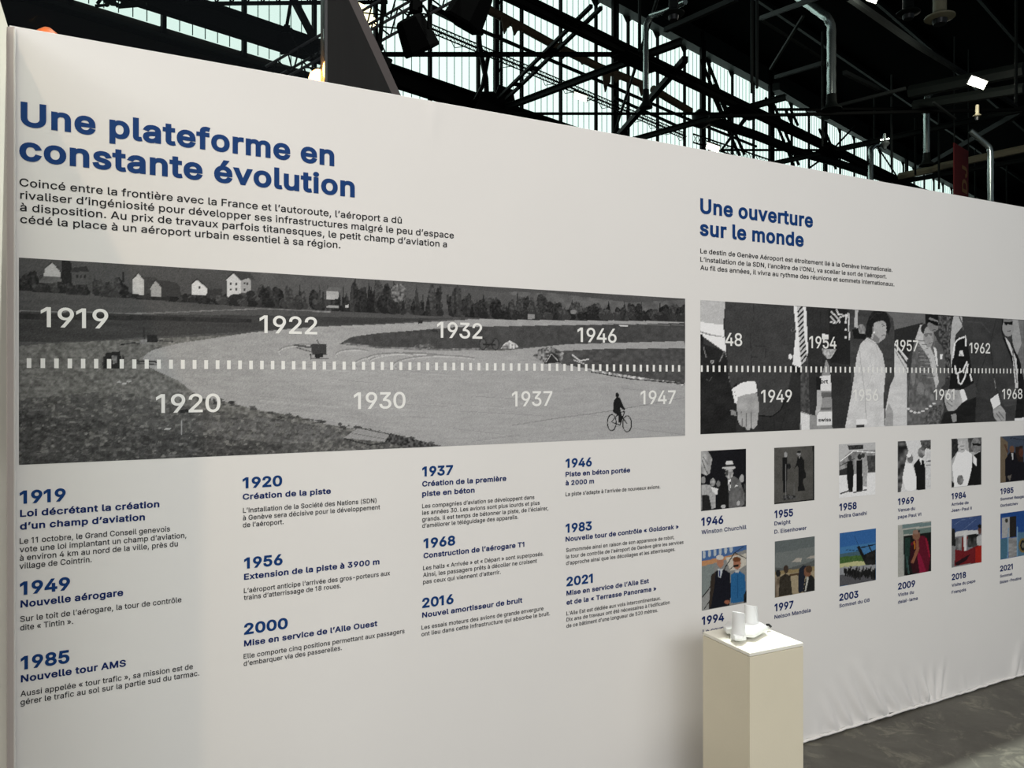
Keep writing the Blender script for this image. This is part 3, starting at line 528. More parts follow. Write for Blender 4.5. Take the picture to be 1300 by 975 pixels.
# ---------------------------------------------------------------- lettering
FONT = {}
for ln in r'''A|480|16,0 201,509 276,509 463,0 395,0 287,302 264,372 232,478 245,478 213,371 191,302 85,0;110,142 110,199 370,199 370,142
B|456|60,0 60,509 241,509 289,504 329,491 359,469 381,442 394,410 398,374 395,344 387,320 356,286 315,267 315,262 339,257 363,245 385,227 402,203 414,173 418,136 413,100 400,67 377,39 344,18 301,4 247,0;125,57 245,57 296,63 330,80 349,105 355,137 352,161 342,184 327,203 306,218 279,228 248,231 125,231;125,285 238,285 288,296 308,309 323,326 333,348 336,372 330,403 313,429 283,446 240,452 125,452
C|510|267,-7 205,1 150,25 104,63 70,115 48,179 40,254 48,329 70,393 104,445 150,484 205,508 267,516 340,504 373,490 402,471 427,447 448,418 463,385 473,348 408,348 389,395 357,428 315,449 267,456 223,450 184,432 150,403 125,364 109,314 103,254 109,194 125,145 151,105 184,76 223,59 267,53 315,60 357,81 389,114 408,160 473,160 463,124 448,91 428,62 402,38 373,19 341,5 305,-4
D|502|219,0 96,0 96,57 215,57 272,63 318,81 354,110 379,149 394,198 399,255 394,312 379,361 354,399 320,428 275,446 221,452 93,452 93,509 225,509 294,501 353,478 399,441 433,391 455,329 462,255 455,181 433,119 398,68 351,31 291,8;125,509 125,0 60,0 60,509
E|419|60,0 60,509 372,509 372,452 125,452 125,286 355,286 355,229 125,229 125,57 375,57 375,0
F|410|60,0 60,509 369,509 369,452 125,452 125,278 346,278 346,221 125,221 125,0
G|520|269,-7 205,1 149,25 104,64 69,116 47,179 40,254 47,329 69,393 103,445 149,484 203,508 265,516 304,513 340,504 374,489 403,469 429,445 449,416 465,384 474,349 408,349 387,393 356,427 315,448 265,456 222,450 183,432 150,404 125,364 109,314 103,254 109,194 125,145 151,105 184,76 224,59 269,53 309,57 345,71 374,93 396,123 410,160 415,202 434,199 283,199 283,256 478,256 478,200 471,141 451,91 419,50 377,19 326,0
H|517|60,0 60,509 125,509 125,289 392,289 392,509 457,509 457,0 392,0 392,232 125,232 125,0
I|185|60,0 60,509 125,509 125,0
J|396|185,-7 124,3 75,33 44,81 33,145 33,173 98,173 98,145 104,104 122,74 149,56 185,50 220,56 248,74 266,104 272,145 272,509 336,509 336,145 326,81 294,33 246,3
K|467|104,145 104,216 139,261 174,303 212,344 364,509 448,509 231,276 228,276;60,0 60,509 125,509 125,334 124,225 125,193 125,0;372,0 188,259 228,309 449,0
L|393|60,0 60,509 125,509 125,57 361,57 361,0
M|628|60,0 60,509 152,509 277,187 287,159 299,123 311,84 322,49 307,49 318,83 330,121 342,158 352,187 476,509 568,509 568,0 504,0 504,291 504,327 505,369 506,413 507,457 513,457 498,409 482,363 467,322 456,291 342,0 286,0 170,291 159,321 145,361 129,408 112,457 119,457 120,416 121,372 122,328 122,291 122,0
N|523|60,0 60,509 136,509 343,183 363,151 388,107 414,55 405,54 401,108 399,157 399,195 399,509 463,509 463,0 387,0 202,290 177,331 148,381 108,452 119,454 122,384 124,328 125,291 125,0
O|533|267,-7 205,1 150,25 105,63 70,115 48,179 40,254 48,329 70,393 105,445 150,484 205,508 267,516 329,508 384,484 429,445 464,393 486,329 493,254 486,179 464,115 429,63 384,25 329,1;267,53 310,59 349,76 383,105 408,144 425,194 430,254 425,314 408,365 383,404 349,433 310,450 267,456 223,450 184,433 151,404 125,364 109,314 103,254 109,194 125,144 151,105 184,76 223,59
P|445|60,0 60,509 235,509 289,503 332,487 366,462 390,430 404,391 409,348 404,304 390,265 366,233 332,207 289,191 235,186 109,186 109,242 233,242 269,246 297,256 318,272 333,294 342,319 344,348 342,376 333,402 318,423 297,439 268,449 232,452 125,452 125,0
Q|533|245,159 313,159 369,85 384,65 468,-48 401,-48 346,27 331,46;267,-7 205,1 150,25 105,63 70,115 48,179 40,254 48,329 70,393 105,445 150,484 205,508 267,516 329,508 384,484 429,445 464,393 486,329 493,254 486,179 464,115 429,63 384,25 329,1;267,53 310,59 349,76 383,105 408,144 425,194 430,254 425,314 408,365 383,404 349,433 310,450 267,456 223,450 184,433 151,404 125,364 109,314 103,254 109,194 125,144 151,105 184,76 223,59
R|449|60,0 60,509 236,509 290,504 333,489 367,465 390,433 405,395 409,352 405,309 390,271 367,240 333,217 289,203 236,198 96,198 96,255 234,255 269,258 298,267 319,281 334,300 342,324 345,352 342,380 334,405 319,425 298,440 269,449 233,452 125,452 125,0;353,0 230,229 303,229 428,0
S|447|224,-9 172,-4 128,9 91,31 64,60 46,96 38,137 104,137 110,110 123,88 142,71 166,59 224,49 257,52 286,60 311,74 329,92 341,114 346,139 342,161 332,179 296,205 245,222 184,239 128,260 86,289 60,326 52,372 58,413 75,448 102,476 138,498 180,511 227,516 275,511 316,498 351,476 377,449 394,415 401,378 337,378 326,412 302,437 267,453 225,459 194,456 167,448 145,435 129,418 118,398 115,376 119,352 131,334 169,308 212,293 264,279 312,264 359,238 395,198 405,171 408,139 403,99 386,64 360,34 323,11 278,-4
T|449|32,452 32,509 417,509 417,452 257,452 257,0 193,0 193,452
U|517|259,-8 203,-2 154,15 114,43 85,80 66,124 60,173 60,509 124,509 124,178 128,144 141,113 160,87 187,68 220,56 259,52 298,56 331,68 357,87 377,113 389,144 393,178 393,509 457,509 457,173 451,124 433,80 403,43 363,15 315,-2
V|480|204,0 16,509 84,509 192,206 215,137 248,31 235,31 267,138 290,206 395,509 463,509 278,0
W|686|155,0 16,509 82,509 163,196 175,145 187,94 197,40 189,40 200,94 211,145 224,196 306,509 380,509 462,196 474,145 486,94 497,40 488,40 499,94 510,145 523,196 603,509 670,509 530,0 455,0 368,323 351,391 336,475 350,475 335,395 318,323 230,0
X|474|18,0 217,284 217,236 29,509 104,509 178,400 204,361 223,329 243,292 232,292 252,329 272,361 298,400 374,509 446,509 259,239 259,287 456,0 382,0 292,129 268,165 250,195 230,231 244,231 225,196 206,166 182,129 91,0
Y|472|203,0 203,208 16,509 91,509 192,344 222,292 250,230 224,230 251,293 280,344 381,509 455,509 268,208 268,0
Z|438|42,0 42,46 273,385 306,431 341,476 348,454 285,452 223,452 40,452 40,509 397,509 397,462 169,129 134,81 97,33 90,54 152,57 214,57 399,57 399,0
a|389|160,-9 126,-5 94,5 68,22 48,45 35,73 30,108 34,138 43,161 58,179 78,193 125,211 178,220 234,227 265,235 273,243 276,255 276,257 267,297 240,322 196,331 149,322 118,301 100,274 41,291 57,322 79,346 104,364 133,375 194,384 239,379 286,360 306,343 322,320 333,290 337,251 337,0 277,0 277,52 272,52 252,25 215,1;170,45 202,49 228,59 248,74 263,93 272,115 276,138 276,190 259,182 231,176 200,171 175,168 134,159 103,139 95,124 92,105 102,72 130,52
b|424|229,-8 198,-5 172,4 138,31 118,59 112,59 112,0 53,0 53,509 114,509 114,319 118,319 137,346 171,373 197,381 229,384 274,378 313,361 345,332 370,293 385,245 390,189 385,133 370,84 346,45 313,16 274,-2;220,47 253,51 279,66 301,88 316,117 325,151 328,189 325,227 316,261 301,290 280,311 253,325 220,330 188,325 161,312 140,291 125,263 116,229 113,189 116,150 125,115 140,86 162,65 188,51
c|396|207,-8 159,-2 117,16 82,46 56,85 40,133 34,187 40,243 56,291 82,330 117,360 159,378 207,384 260,377 305,356 340,322 362,277 303,262 290,289 270,311 242,325 207,330 173,325 145,310 124,287 108,258 99,224 96,187 99,151 108,117 124,89 145,66 173,51 207,46 243,52 271,66 292,89 304,117 363,102 341,56 306,21 261,-1
d|424|195,-8 151,-2 111,16 79,45 55,84 39,133 34,189 39,245 55,293 79,332 112,361 151,378 196,384 228,381 253,373 287,346 306,319 311,319 311,509 372,509 372,0 313,0 313,59 307,59 287,31 252,4 227,-5;205,47 236,51 263,65 284,86 299,115 309,150 312,189 309,229 300,263 284,291 263,312 237,325 205,330 172,325 145,311 124,290 108,261 99,227 96,189 99,151 109,117 124,88 145,66 172,51
e|404|212,-8 161,-2 117,16 82,46 56,85 40,132 34,187 39,242 55,290 81,329 115,359 157,378 205,384 266,374 294,361 319,341 341,315 357,282 368,242 371,194 371,169 75,169 75,221 338,221 310,202 307,237 298,269 283,294 263,314 237,326 205,330 173,326 146,313 125,294 109,270 99,241 96,211 96,178 100,139 110,106 128,80 151,61 179,50 212,46 254,53 285,73 306,105 365,91 353,63 335,39 311,19 283,4 249,-5
f|254|228,379 228,327 6,327 6,379;81,0 81,432 84,461 96,486 113,505 135,519 187,530 222,527 243,521 227,468 215,472 195,474 171,470 154,460 145,443 142,419 142,0
g|425|207,-151 168,-148 134,-140 82,-110 51,-69 101,-41 122,-66 154,-88 207,-97 249,-92 282,-75 304,-47 311,-6 311,68 306,68 287,41 252,16 227,8 195,5 152,10 113,27 80,53 55,90 39,136 34,191 39,246 55,293 80,332 112,361 152,378 196,384 228,382 253,373 288,346 308,319 313,319 313,379 372,379 372,-9 367,-54 350,-90 324,-117 291,-136 251,-147;205,59 237,63 264,75 285,95 300,121 309,154 312,193 309,231 300,264 285,291 264,312 237,325 205,330 172,325 145,312 124,290 109,262 99,229 96,193 99,155 109,123 124,96 145,76 172,63
h|410|114,227 114,0 53,0 53,509 114,509 114,287 102,287 124,332 152,362 187,379 227,384 264,380 295,369 321,349 341,321 353,285 357,240 357,0 296,0 296,235 290,275 273,304 246,323 210,329 184,326 161,317 141,303 126,283 117,257
i|167|53,0 53,379 114,379 114,0;84,443 67,446 54,455 44,468 41,483 44,499 54,512 67,521 84,524 100,521 114,512 123,499 126,483 123,468 114,455 100,446
j|167|53,379 114,379 114,-30 111,-63 102,-90 86,-113 65,-129 37,-139 4,-143 -10,-143 -10,-87 2,-87 25,-83 40,-72 50,-54 53,-29;83,443 67,446 53,455 44,468 41,483 44,499 53,512 67,521 83,524 100,521 114,512 123,499 126,483 123,468 114,455 100,446
k|381|110,137 110,212 121,212 284,379 360,379 184,199 177,199;53,0 53,509 114,509 114,0;294,0 148,186 191,229 372,0
l|189|139,-2 101,3 74,20 58,47 53,84 53,509 114,509 114,99 120,62 130,54 146,52 160,53 170,54 181,3 162,-1
m|610|53,0 53,379 112,379 112,295 108,295 118,323 132,346 172,376 219,386 257,380 287,361 309,331 321,295 312,295 322,321 337,343 381,375 437,386 468,383 497,372 522,354 541,328 553,296 557,255 557,0 496,0 496,254 490,289 473,313 447,326 419,330 395,328 374,320 345,290 335,247 335,0 274,0 274,260 269,288 253,311 229,326 199,330 158,320 140,307 126,289 117,266 114,238 114,0
n|410|114,227 114,0 53,0 53,379 112,379 112,287 102,287 124,332 152,362 187,379 227,384 264,380 295,369 321,349 341,321 353,285 357,240 357,0 296,0 296,235 290,275 273,304 246,323 210,329 184,326 161,317 141,303 126,283 117,257
o|415|207,-8 159,-2 117,16 82,46 56,85 40,133 34,187 40,243 56,291 82,330 117,360 159,378 207,384 256,378 299,360 333,330 359,291 376,243 381,187 376,133 359,85 333,46 299,16 256,-2;207,46 242,51 270,66 292,89 307,117 316,151 319,187 316,224 307,258 292,287 270,310 242,325 207,330 173,325 145,310 124,287 108,258 99,224 96,187 99,151 108,117 124,89 145,66 173,51
p|424|53,-143 53,379 112,379 112,319 118,319 137,346 171,373 197,381 229,384 274,378 313,361 345,332 370,293 385,245 390,189 385,133 370,84 346,45 313,16 274,-2 229,-8 198,-5 173,4 138,31 118,59 114,59 114,-143;220,47 253,51 279,66 301,88 316,117 325,151 328,189 325,227 316,261 301,290 280,311 253,325 220,330 188,325 161,312 140,291 125,263 116,229 113,189 116,150 125,115 140,86 162,65 188,51
q|424|372,-143 311,-143 311,59 306,59 287,31 252,4 227,-5 195,-8 151,-2 111,16 79,45 55,84 39,133 34,189 39,245 55,293 79,332 112,361 151,378 196,384 228,381 253,373 287,346 307,319 313,319 313,379 372,379;205,47 236,51 263,65 284,86 299,115 309,150 312,189 309,229 300,263 284,291 263,312 237,325 205,330 172,325 145,311 124,290 108,261 99,227 96,189 99,151 109,117 124,88 145,66 172,51
r|259|53,0 53,379 112,379 112,321 115,321 130,347 152,367 181,380 213,385 229,384 243,384 243,322 230,324 207,326 182,323 159,315 140,301 126,284 117,262 114,237 114,0
s|365|182,-8 145,-5 112,3 84,18 62,38 45,63 36,94 94,107 105,79 124,60 150,49 181,45 217,50 244,62 262,81 268,103 265,121 254,136 237,147 212,155 149,170 104,186 72,208 53,237 47,274 51,305 65,332 87,354 115,370 149,381 187,384 223,381 254,372 279,358 299,339 324,290 268,277 258,298 243,316 219,328 187,333 156,329 131,317 114,299 109,277 112,258 124,243 172,223 229,209 275,194 306,171 325,142 331,107 326,75 312,47 290,24 260,6 223,-5
t|227|204,379 204,327 6,327 6,379;65,471 126,471 126,98 128,76 136,61 150,53 170,50 185,51 202,54 213,2 192,-3 168,-4 125,2 92,21 72,52 65,93
u|410|182,-5 146,-1 115,11 89,31 69,59 57,95 53,139 53,379 114,379 114,144 119,105 137,75 164,56 200,50 226,53 249,62 268,77 283,97 293,122 296,153 296,379 357,379 357,0 298,0 298,92 307,92 286,47 257,17 222,0
v|389|163,0 17,379 84,379 165,155 187,87 206,21 184,21 203,87 224,155 305,379 371,379 226,0
w|567|138,0 23,379 87,379 133,214 154,137 175,41 165,41 186,135 206,214 252,379 316,379 362,214 382,136 402,41 391,41 413,135 434,214 480,379 545,379 429,0 368,0 319,172 305,225 291,280 277,338 291,338 277,280 263,225 248,172 199,0
x|379|21,0 171,218 171,171 29,379 100,379 147,306 179,253 207,206 175,206 202,253 233,306 282,379 352,379 209,169 209,214 358,0 287,0 231,85 200,136 173,182 205,182 178,136 148,85 91,0
y|389|47,-139 61,-86 71,-87 104,-89 130,-74 151,-36 163,-1 17,379 84,379 165,155 187,87 206,21 184,21 202,87 224,155 305,379 371,379 204,-58 177,-107 139,-136 91,-145 65,-143
z|380|42,0 42,46 254,320 254,323 48,323 48,379 333,379 333,331 126,60 126,56 339,56 339,0
0|453|227,-7 174,1 130,24 95,62 69,113 53,178 48,254 53,330 69,395 95,447 130,484 174,508 227,516 279,508 323,484 358,447 384,395 400,330 405,254 400,178 384,113 359,62 323,24 279,1;227,50 261,56 290,74 313,103 330,144 340,194 344,254 340,314 330,365 313,405 290,435 261,453 227,460 192,453 163,435 140,405 123,365 113,314 109,254 113,194 123,144 140,103 163,74 192,56
1|345|221,509 221,0 157,0 157,448 154,448 31,358 31,427 143,509
2|453|64,0 64,47 234,229 282,282 311,327 320,371 317,397 308,419 293,436 273,449 224,460 196,457 172,447 153,433 139,413 130,390 127,362 66,362 71,405 86,442 111,473 143,496 182,511 225,516 268,511 306,497 337,474 361,445 376,411 381,372 371,318 336,259 267,180 153,60 153,57 389,57 389,0
3|453|218,-7 173,-3 133,10 98,30 70,57 52,91 44,132 109,132 115,107 126,87 144,71 165,59 219,50 275,61 297,74 315,93 325,116 329,145 326,172 316,196 299,217 275,234 242,244 201,248 157,248 157,299 288,448 288,452 70,452 70,509 372,509 372,461 211,278 211,289 264,288 308,276 344,253 371,222 387,186 393,145 387,103 370,66 344,36 309,12 266,-2
4|453|40,105 40,158 247,509 311,509 109,166 109,163 413,163 413,105;282,0 282,121 282,146 282,318 343,318 343,0
5|453|221,-7 178,-2 140,11 108,32 83,60 66,93 60,130 122,130 127,108 138,89 173,60 221,50 250,53 276,64 298,82 314,104 324,131 328,162 324,193 314,221 297,244 275,262 248,273 218,277 167,268 128,246 67,253 96,509 366,509 366,452 151,452 134,301 136,301 178,325 229,334 263,330 294,321 321,306 345,285 364,260 379,231 388,199 391,163 385,117 369,76 343,41 309,15 268,-1
6|453|226,-7 182,-1 142,15 109,40 84,74 69,115 64,162 68,199 80,239 137,340 252,509 322,509 151,261 145,261 165,288 196,307 235,314 278,309 316,295 346,271 370,240 384,201 389,157 384,112 368,73 343,39 310,14 271,-2;226,48 254,52 279,63 299,79 314,101 324,128 327,157 324,187 314,213 299,235 279,251 254,262 226,265 198,262 174,252 153,235 138,214 128,188 125,158 128,128 138,102 153,79 174,63 198,52
7|453|97,0 323,448 323,452 62,452 62,509 391,509 391,449 165,0
8|453|226,-7 178,-2 136,11 101,33 74,62 57,96 52,135 55,166 65,195 81,220 101,241 125,256 153,265 153,267 119,282 93,308 76,342 70,380 75,417 90,450 114,477 146,498 184,511 226,516 269,511 306,498 337,477 361,450 377,417 382,380 376,342 359,308 333,282 300,267 300,265 327,256 351,241 372,220 387,195 397,166 401,135 395,96 378,62 352,33 317,11 275,-2;226,49 258,52 285,60 307,74 323,91 333,113 337,139 333,165 322,189 305,208 283,223 256,232 226,235 196,232 169,223 147,208 130,189 119,165 115,139 119,113 129,91 145,74 167,60 195,52;226,290 274,300 293,313 307,330 316,351 319,376 316,399 308,420 294,437 275,449 226,460 177,449 159,437 145,420 136,399 133,376 136,351 145,330 159,313 178,300
9|453|226,516 271,510 310,494 343,468 368,434 384,393 389,347 385,309 373,270 315,168 200,0 130,0 301,248 307,248 287,221 257,202 218,195 175,199 137,214 106,237 83,269 68,307 64,352 69,397 85,436 110,469 143,494 182,510;226,460 199,457 174,446 154,429 138,407 129,381 125,352 129,322 138,295 154,274 174,257 199,247 226,243 254,247 279,257 299,273 314,295 324,321 327,350 324,381 314,407 299,429 279,446 254,457
.|188|95,-4 78,-1 63,9 53,24 50,41 53,59 63,73 78,83 95,87 113,83 128,73 138,59 141,41 138,24 128,9 113,-1
,|188|38,-119 68,71 137,71 84,-119
:|188|95,-4 78,-1 63,9 53,24 50,41 53,59 63,73 78,83 95,87 113,83 128,73 138,59 141,41 138,24 128,9 113,-1;95,271 78,274 63,284 53,299 50,316 53,334 63,349 78,359 95,362 113,359 128,349 138,334 141,316 138,299 128,284 113,274
'|206|78,318 70,509 136,509 128,318
’|177|52,318 82,509 151,509 98,318
«|403|168,49 33,209 168,369 238,369 105,209 238,49;307,49 171,209 307,369 377,369 243,209 377,49
»|403|26,49 159,209 26,369 96,369 231,209 96,49;165,49 298,209 165,369 234,369 370,209 234,49
(|273|89,207 101,324 132,441 177,539 236,539 191,428 161,313 151,207 160,115 188,16 236,-96 177,-96 139,-21 111,55 95,131
)|273|37,-96 86,18 113,116 122,207 112,313 82,428 37,539 97,539 142,441 173,323 184,207 178,130 161,53 134,-22 97,-96
-|453|337,244 337,188 114,188 114,244
é|404|212,-8 161,-2 117,16 82,46 56,85 40,132 34,187 39,242 55,290 81,329 115,359 157,378 205,384 266,374 294,361 319,341 341,315 357,282 368,242 371,194 371,169 75,169 75,221 338,221 310,202 307,237 298,269 283,294 263,314 237,326 205,330 173,326 146,313 125,294 109,270 99,241 96,211 96,178 100,139 110,106 128,80 151,61 179,50 212,46 254,53 285,73 306,105 365,91 353,63 335,39 311,19 283,4 249,-5;177,429 225,529 293,529 227,429
è|404|212,-8 161,-2 117,16 82,46 56,85 40,132 34,187 39,242 55,290 81,329 115,359 157,378 205,384 266,374 294,361 319,341 341,315 357,282 368,242 371,194 371,169 75,169 75,221 338,221 310,202 307,237 298,269 283,294 263,314 237,326 205,330 173,326 146,313 125,294 109,270 99,241 96,211 96,178 100,139 110,106 128,80 151,61 179,50 212,46 254,53 285,73 306,105 365,91 353,63 335,39 311,19 283,4 249,-5;180,429 114,529 182,529 230,429
à|389|160,-9 126,-5 94,5 68,22 48,45 35,73 30,108 34,138 43,161 58,179 78,193 125,211 178,220 234,227 265,235 273,243 276,255 276,257 267,297 240,322 196,331 149,322 118,301 100,274 41,291 57,322 79,346 104,364 133,375 194,384 239,379 286,360 306,343 322,320 333,290 337,251 337,0 277,0 277,52 272,52 252,25 215,1;170,45 202,49 228,59 248,74 263,93 272,115 276,138 276,190 259,182 231,176 200,171 175,168 134,159 103,139 95,124 92,105 102,72 130,52;165,429 99,529 168,529 215,429
ù|410|182,-5 146,-1 115,11 89,31 69,59 57,95 53,139 53,379 114,379 114,144 119,105 137,75 164,56 200,50 226,53 249,62 268,77 283,97 293,122 296,153 296,379 357,379 357,0 298,0 298,92 307,92 286,47 257,17 222,0;181,429 115,529 183,529 231,429
ê|404|212,-8 161,-2 117,16 82,46 56,85 40,132 34,187 39,242 55,290 81,329 115,359 157,378 205,384 266,374 294,361 319,341 341,315 357,282 368,242 371,194 371,169 75,169 75,221 338,221 310,202 307,237 298,269 283,294 263,314 237,326 205,330 173,326 146,313 125,294 109,270 99,241 96,211 96,178 100,139 110,106 128,80 151,61 179,50 212,46 254,53 285,73 306,105 365,91 353,63 335,39 311,19 283,4 249,-5;155,435 95,435 95,438 175,529 233,529 313,438 313,435 252,435 204,495
ô|415|207,-8 159,-2 117,16 82,46 56,85 40,133 34,187 40,243 56,291 82,330 117,360 159,378 207,384 256,378 299,360 333,330 359,291 376,243 381,187 376,133 359,85 333,46 299,16 256,-2;207,46 242,51 270,66 292,89 307,117 316,151 319,187 316,224 307,258 292,287 270,310 242,325 207,330 173,325 145,310 124,287 108,258 99,224 96,187 99,151 108,117 124,89 145,66 173,51;158,435 98,435 98,438 178,529 236,529 317,438 317,435 256,435 207,495
û|410|182,-5 146,-1 115,11 89,31 69,59 57,95 53,139 53,379 114,379 114,144 119,105 137,75 164,56 200,50 226,53 249,62 268,77 283,97 293,122 296,153 296,379 357,379 357,0 298,0 298,92 307,92 286,47 257,17 222,0;156,435 96,435 96,438 176,529 234,529 314,438 314,435 253,435 205,495
â|389|160,-9 126,-5 94,5 68,22 48,45 35,73 30,108 34,138 43,161 58,179 78,193 125,211 178,220 234,227 265,235 273,243 276,255 276,257 267,297 240,322 196,331 149,322 118,301 100,274 41,291 57,322 79,346 104,364 133,375 194,384 239,379 286,360 306,343 322,320 333,290 337,251 337,0 277,0 277,52 272,52 252,25 215,1;170,45 202,49 228,59 248,74 263,93 272,115 276,138 276,190 259,182 231,176 200,171 175,168 134,159 103,139 95,124 92,105 102,72 130,52;140,435 80,435 80,438 160,529 218,529 299,438 299,435 238,435 189,495
î|167|53,0 53,379 114,379 114,0;34,435 -26,435 -26,438 54,529 112,529 193,438 193,435 132,435 83,495
ï|167|53,0 53,379 114,379 114,0;156,443 140,446 127,455 118,468 115,483 118,499 127,512 140,520 156,523 171,520 184,512 193,499 196,483 193,468 184,455 171,446;12,443 -4,446 -17,455 -26,468 -29,483 -26,499 -17,512 -4,520 12,523 27,520 40,512 49,499 52,483 49,468 40,455 27,446
ç|396|207,-8 159,-2 117,16 82,46 56,85 40,133 34,187 40,243 56,291 82,330 117,360 159,378 207,384 260,377 305,356 340,322 362,277 303,262 290,289 270,311 242,325 207,330 173,325 145,310 124,287 108,258 99,224 96,187 99,151 108,117 124,89 145,66 173,51 207,46 243,52 271,66 292,89 304,117 363,102 341,56 306,21 261,-1;169,-143 169,-107 210,-107 236,-102 243,-84 236,-67 210,-62 182,-62 192,16 224,16 224,0 224,-29 253,-34 273,-44 285,-61 289,-85 284,-111 270,-129 245,-139 210,-143
Œ|701|270,0 206,8 151,32 104,70 69,121 48,183 40,254 48,326 69,388 104,439 150,477 206,501 270,509 368,509 368,452 270,452 223,446 182,427 149,398 124,359 108,311 103,254 108,198 124,150 149,111 182,81 223,63 271,57 368,57 368,0;343,0 343,509 655,509 655,452 407,452 407,286 638,286 638,229 407,229 407,57 658,57 658,0
œ|694|207,-8 159,-2 117,16 82,46 56,85 40,133 34,187 40,243 56,291 82,330 117,360 159,378 207,384 256,378 299,360 333,330 359,291 376,243 381,187 376,133 359,85 333,46 299,16 256,-2;207,46 242,51 270,66 292,89 307,117 316,151 319,187 316,224 307,258 292,287 270,310 242,325 207,330 173,325 145,310 124,287 108,258 99,224 96,187 99,151 108,117 124,89 145,66 173,51;502,-8 450,-2 406,16 371,46 345,85 329,132 324,187 329,242 345,290 370,329 405,359 446,378 495,384 555,374 583,361 609,341 630,315 647,282 657,242 661,194 661,169 364,169 364,221 628,221 599,202 596,237 587,269 572,294 552,314 526,326 495,330 463,326 436,313 414,294 398,270 389,241 385,211 385,178 389,139 400,106 417,80 441,61 469,50 502,46 543,53 575,73 595,105 654,91 643,63 625,39 601,19 572,4 539,-5
°|316|158,283 128,287 101,298 77,316 59,340 47,367 43,397 47,428 59,455 77,479 101,497 128,509 158,513 188,509 216,497 239,479 257,455 269,428 273,397 269,367 257,340 239,316 216,298 188,287;158,334 190,343 213,366 222,397 213,430 190,453 158,462 126,453 103,430 95,397 103,366 126,343
/|249|235,533 71,-76 14,-76 178,533
 |188|'''.split('\n'):
    ch, adv, cs = ln[0], *ln[2:].split('|')
    FONT[ch] = (int(adv), [[tuple(map(int, p.split(','))) for p in c.split(' ')] for c in cs.split(';')] if cs else [])
def offs(r, d):
    n = len(r); o = []
    for i in range(n):
        p = np.array(r[i - 1], float); q = np.array(r[i], float); s = np.array(r[(i + 1) % n], float)
        a = q - p; b = s - q; a /= np.linalg.norm(a) + 1e-9; b /= np.linalg.norm(b) + 1e-9
        m_ = np.array([-a[1] - b[1], a[0] + b[0]]); k = m_.dot(m_) / 2
        o.append(tuple(q + m_ / max(k, .5) * d))
    return o
GC = {}
def glyph(ch, d):
    if (ch, d) in GC: return GC[ch, d]
    cs = [offs(c, min(d, 20) if ch in '«»' else d) for c in FONT[ch][1]]; V = []; E = []
    if not cs: GC[ch, d] = ([], [], 0, 0); return GC[ch, d]
    for c in cs:
        b = len(V); n = len(c); V += [Vector(p) for p in c]; E += [(b + i, b + (i + 1) % n) for i in range(n)]
    v, e, f, _, _, _ = delaunay_2d_cdt(V, E, [], 0, 1e-3)
    P = np.array([tuple(x) for x in v]); out = []
    A = np.concatenate([np.array(c) for c in cs]); B = np.concatenate([np.roll(np.array(c), -1, 0) for c in cs])
    for t_ in f:
        x, y = P[list(t_)].mean(0)
        up = (A[:, 1] <= y) & (B[:, 1] > y); dn = (A[:, 1] > y) & (B[:, 1] <= y)
        cr = (B[:, 0] - A[:, 0]) * (y - A[:, 1]) - (x - A[:, 0]) * (B[:, 1] - A[:, 1])
        if (up & (cr > 0)).sum() - (dn & (cr < 0)).sum() != 0: out.append(tuple(t_))
    GC[ch, d] = (P, out, P[:, 0].min(), P[:, 0].max()); return GC[ch, d]
def layout(s, d, track=0.):
    x = 0; V = []; Fc = []
    for ch in s:
        P, T, _, _ = glyph(ch, d); b = len(V)
        V += [(x + p[0], p[1]) for p in P]; Fc += [tuple(b + i for i in t_) for t_ in T]
        x += FONT[ch][0] + (1.1 * d if ch != ' ' else d * .5) + track
    V = np.array(V); V[:, 0] -= V[:, 0].min(); return V, Fc, V[:, 0].max()
YT = WY - .0012
def text(name, lines, cap, d, m, parent, y=YT, label=None, track=0.):
    """lines: (string, px of left end, px of right end, px and row of a baseline point); cap: capital height in px there"""
    q = MB()
    for ln in lines:
        s, xl, xr, yb = ln[:4]; xb = ln[4] if len(ln) > 4 else xl
        x0, x1 = wx(xl), wx(xr); z0 = wz(xb, yb); V, Fc, w = layout(s, d, track)
        sx = (x1 - x0) / w; ch_ = cap if cap < 1 else cap * wt(xb) / F_PX
        sy = ch_ / (509 + d)
        q.add([(x0 + v[0] * sx, y, z0 + v[1] * sy) for v in V], [f[::-1] for f in Fc])
    return q.build(name, M[m], parent, label=label)

# ---------------------------------------------------------------- the display wall
X0, X1, ZTOP = wx(12), 5.25, 2.528
dw = empty('display_wall', Vector((2.4, WY, 0)), 'long white stretched-fabric exhibition wall printed with blue headings and photographs', 'exhibition wall', None, 'thing')
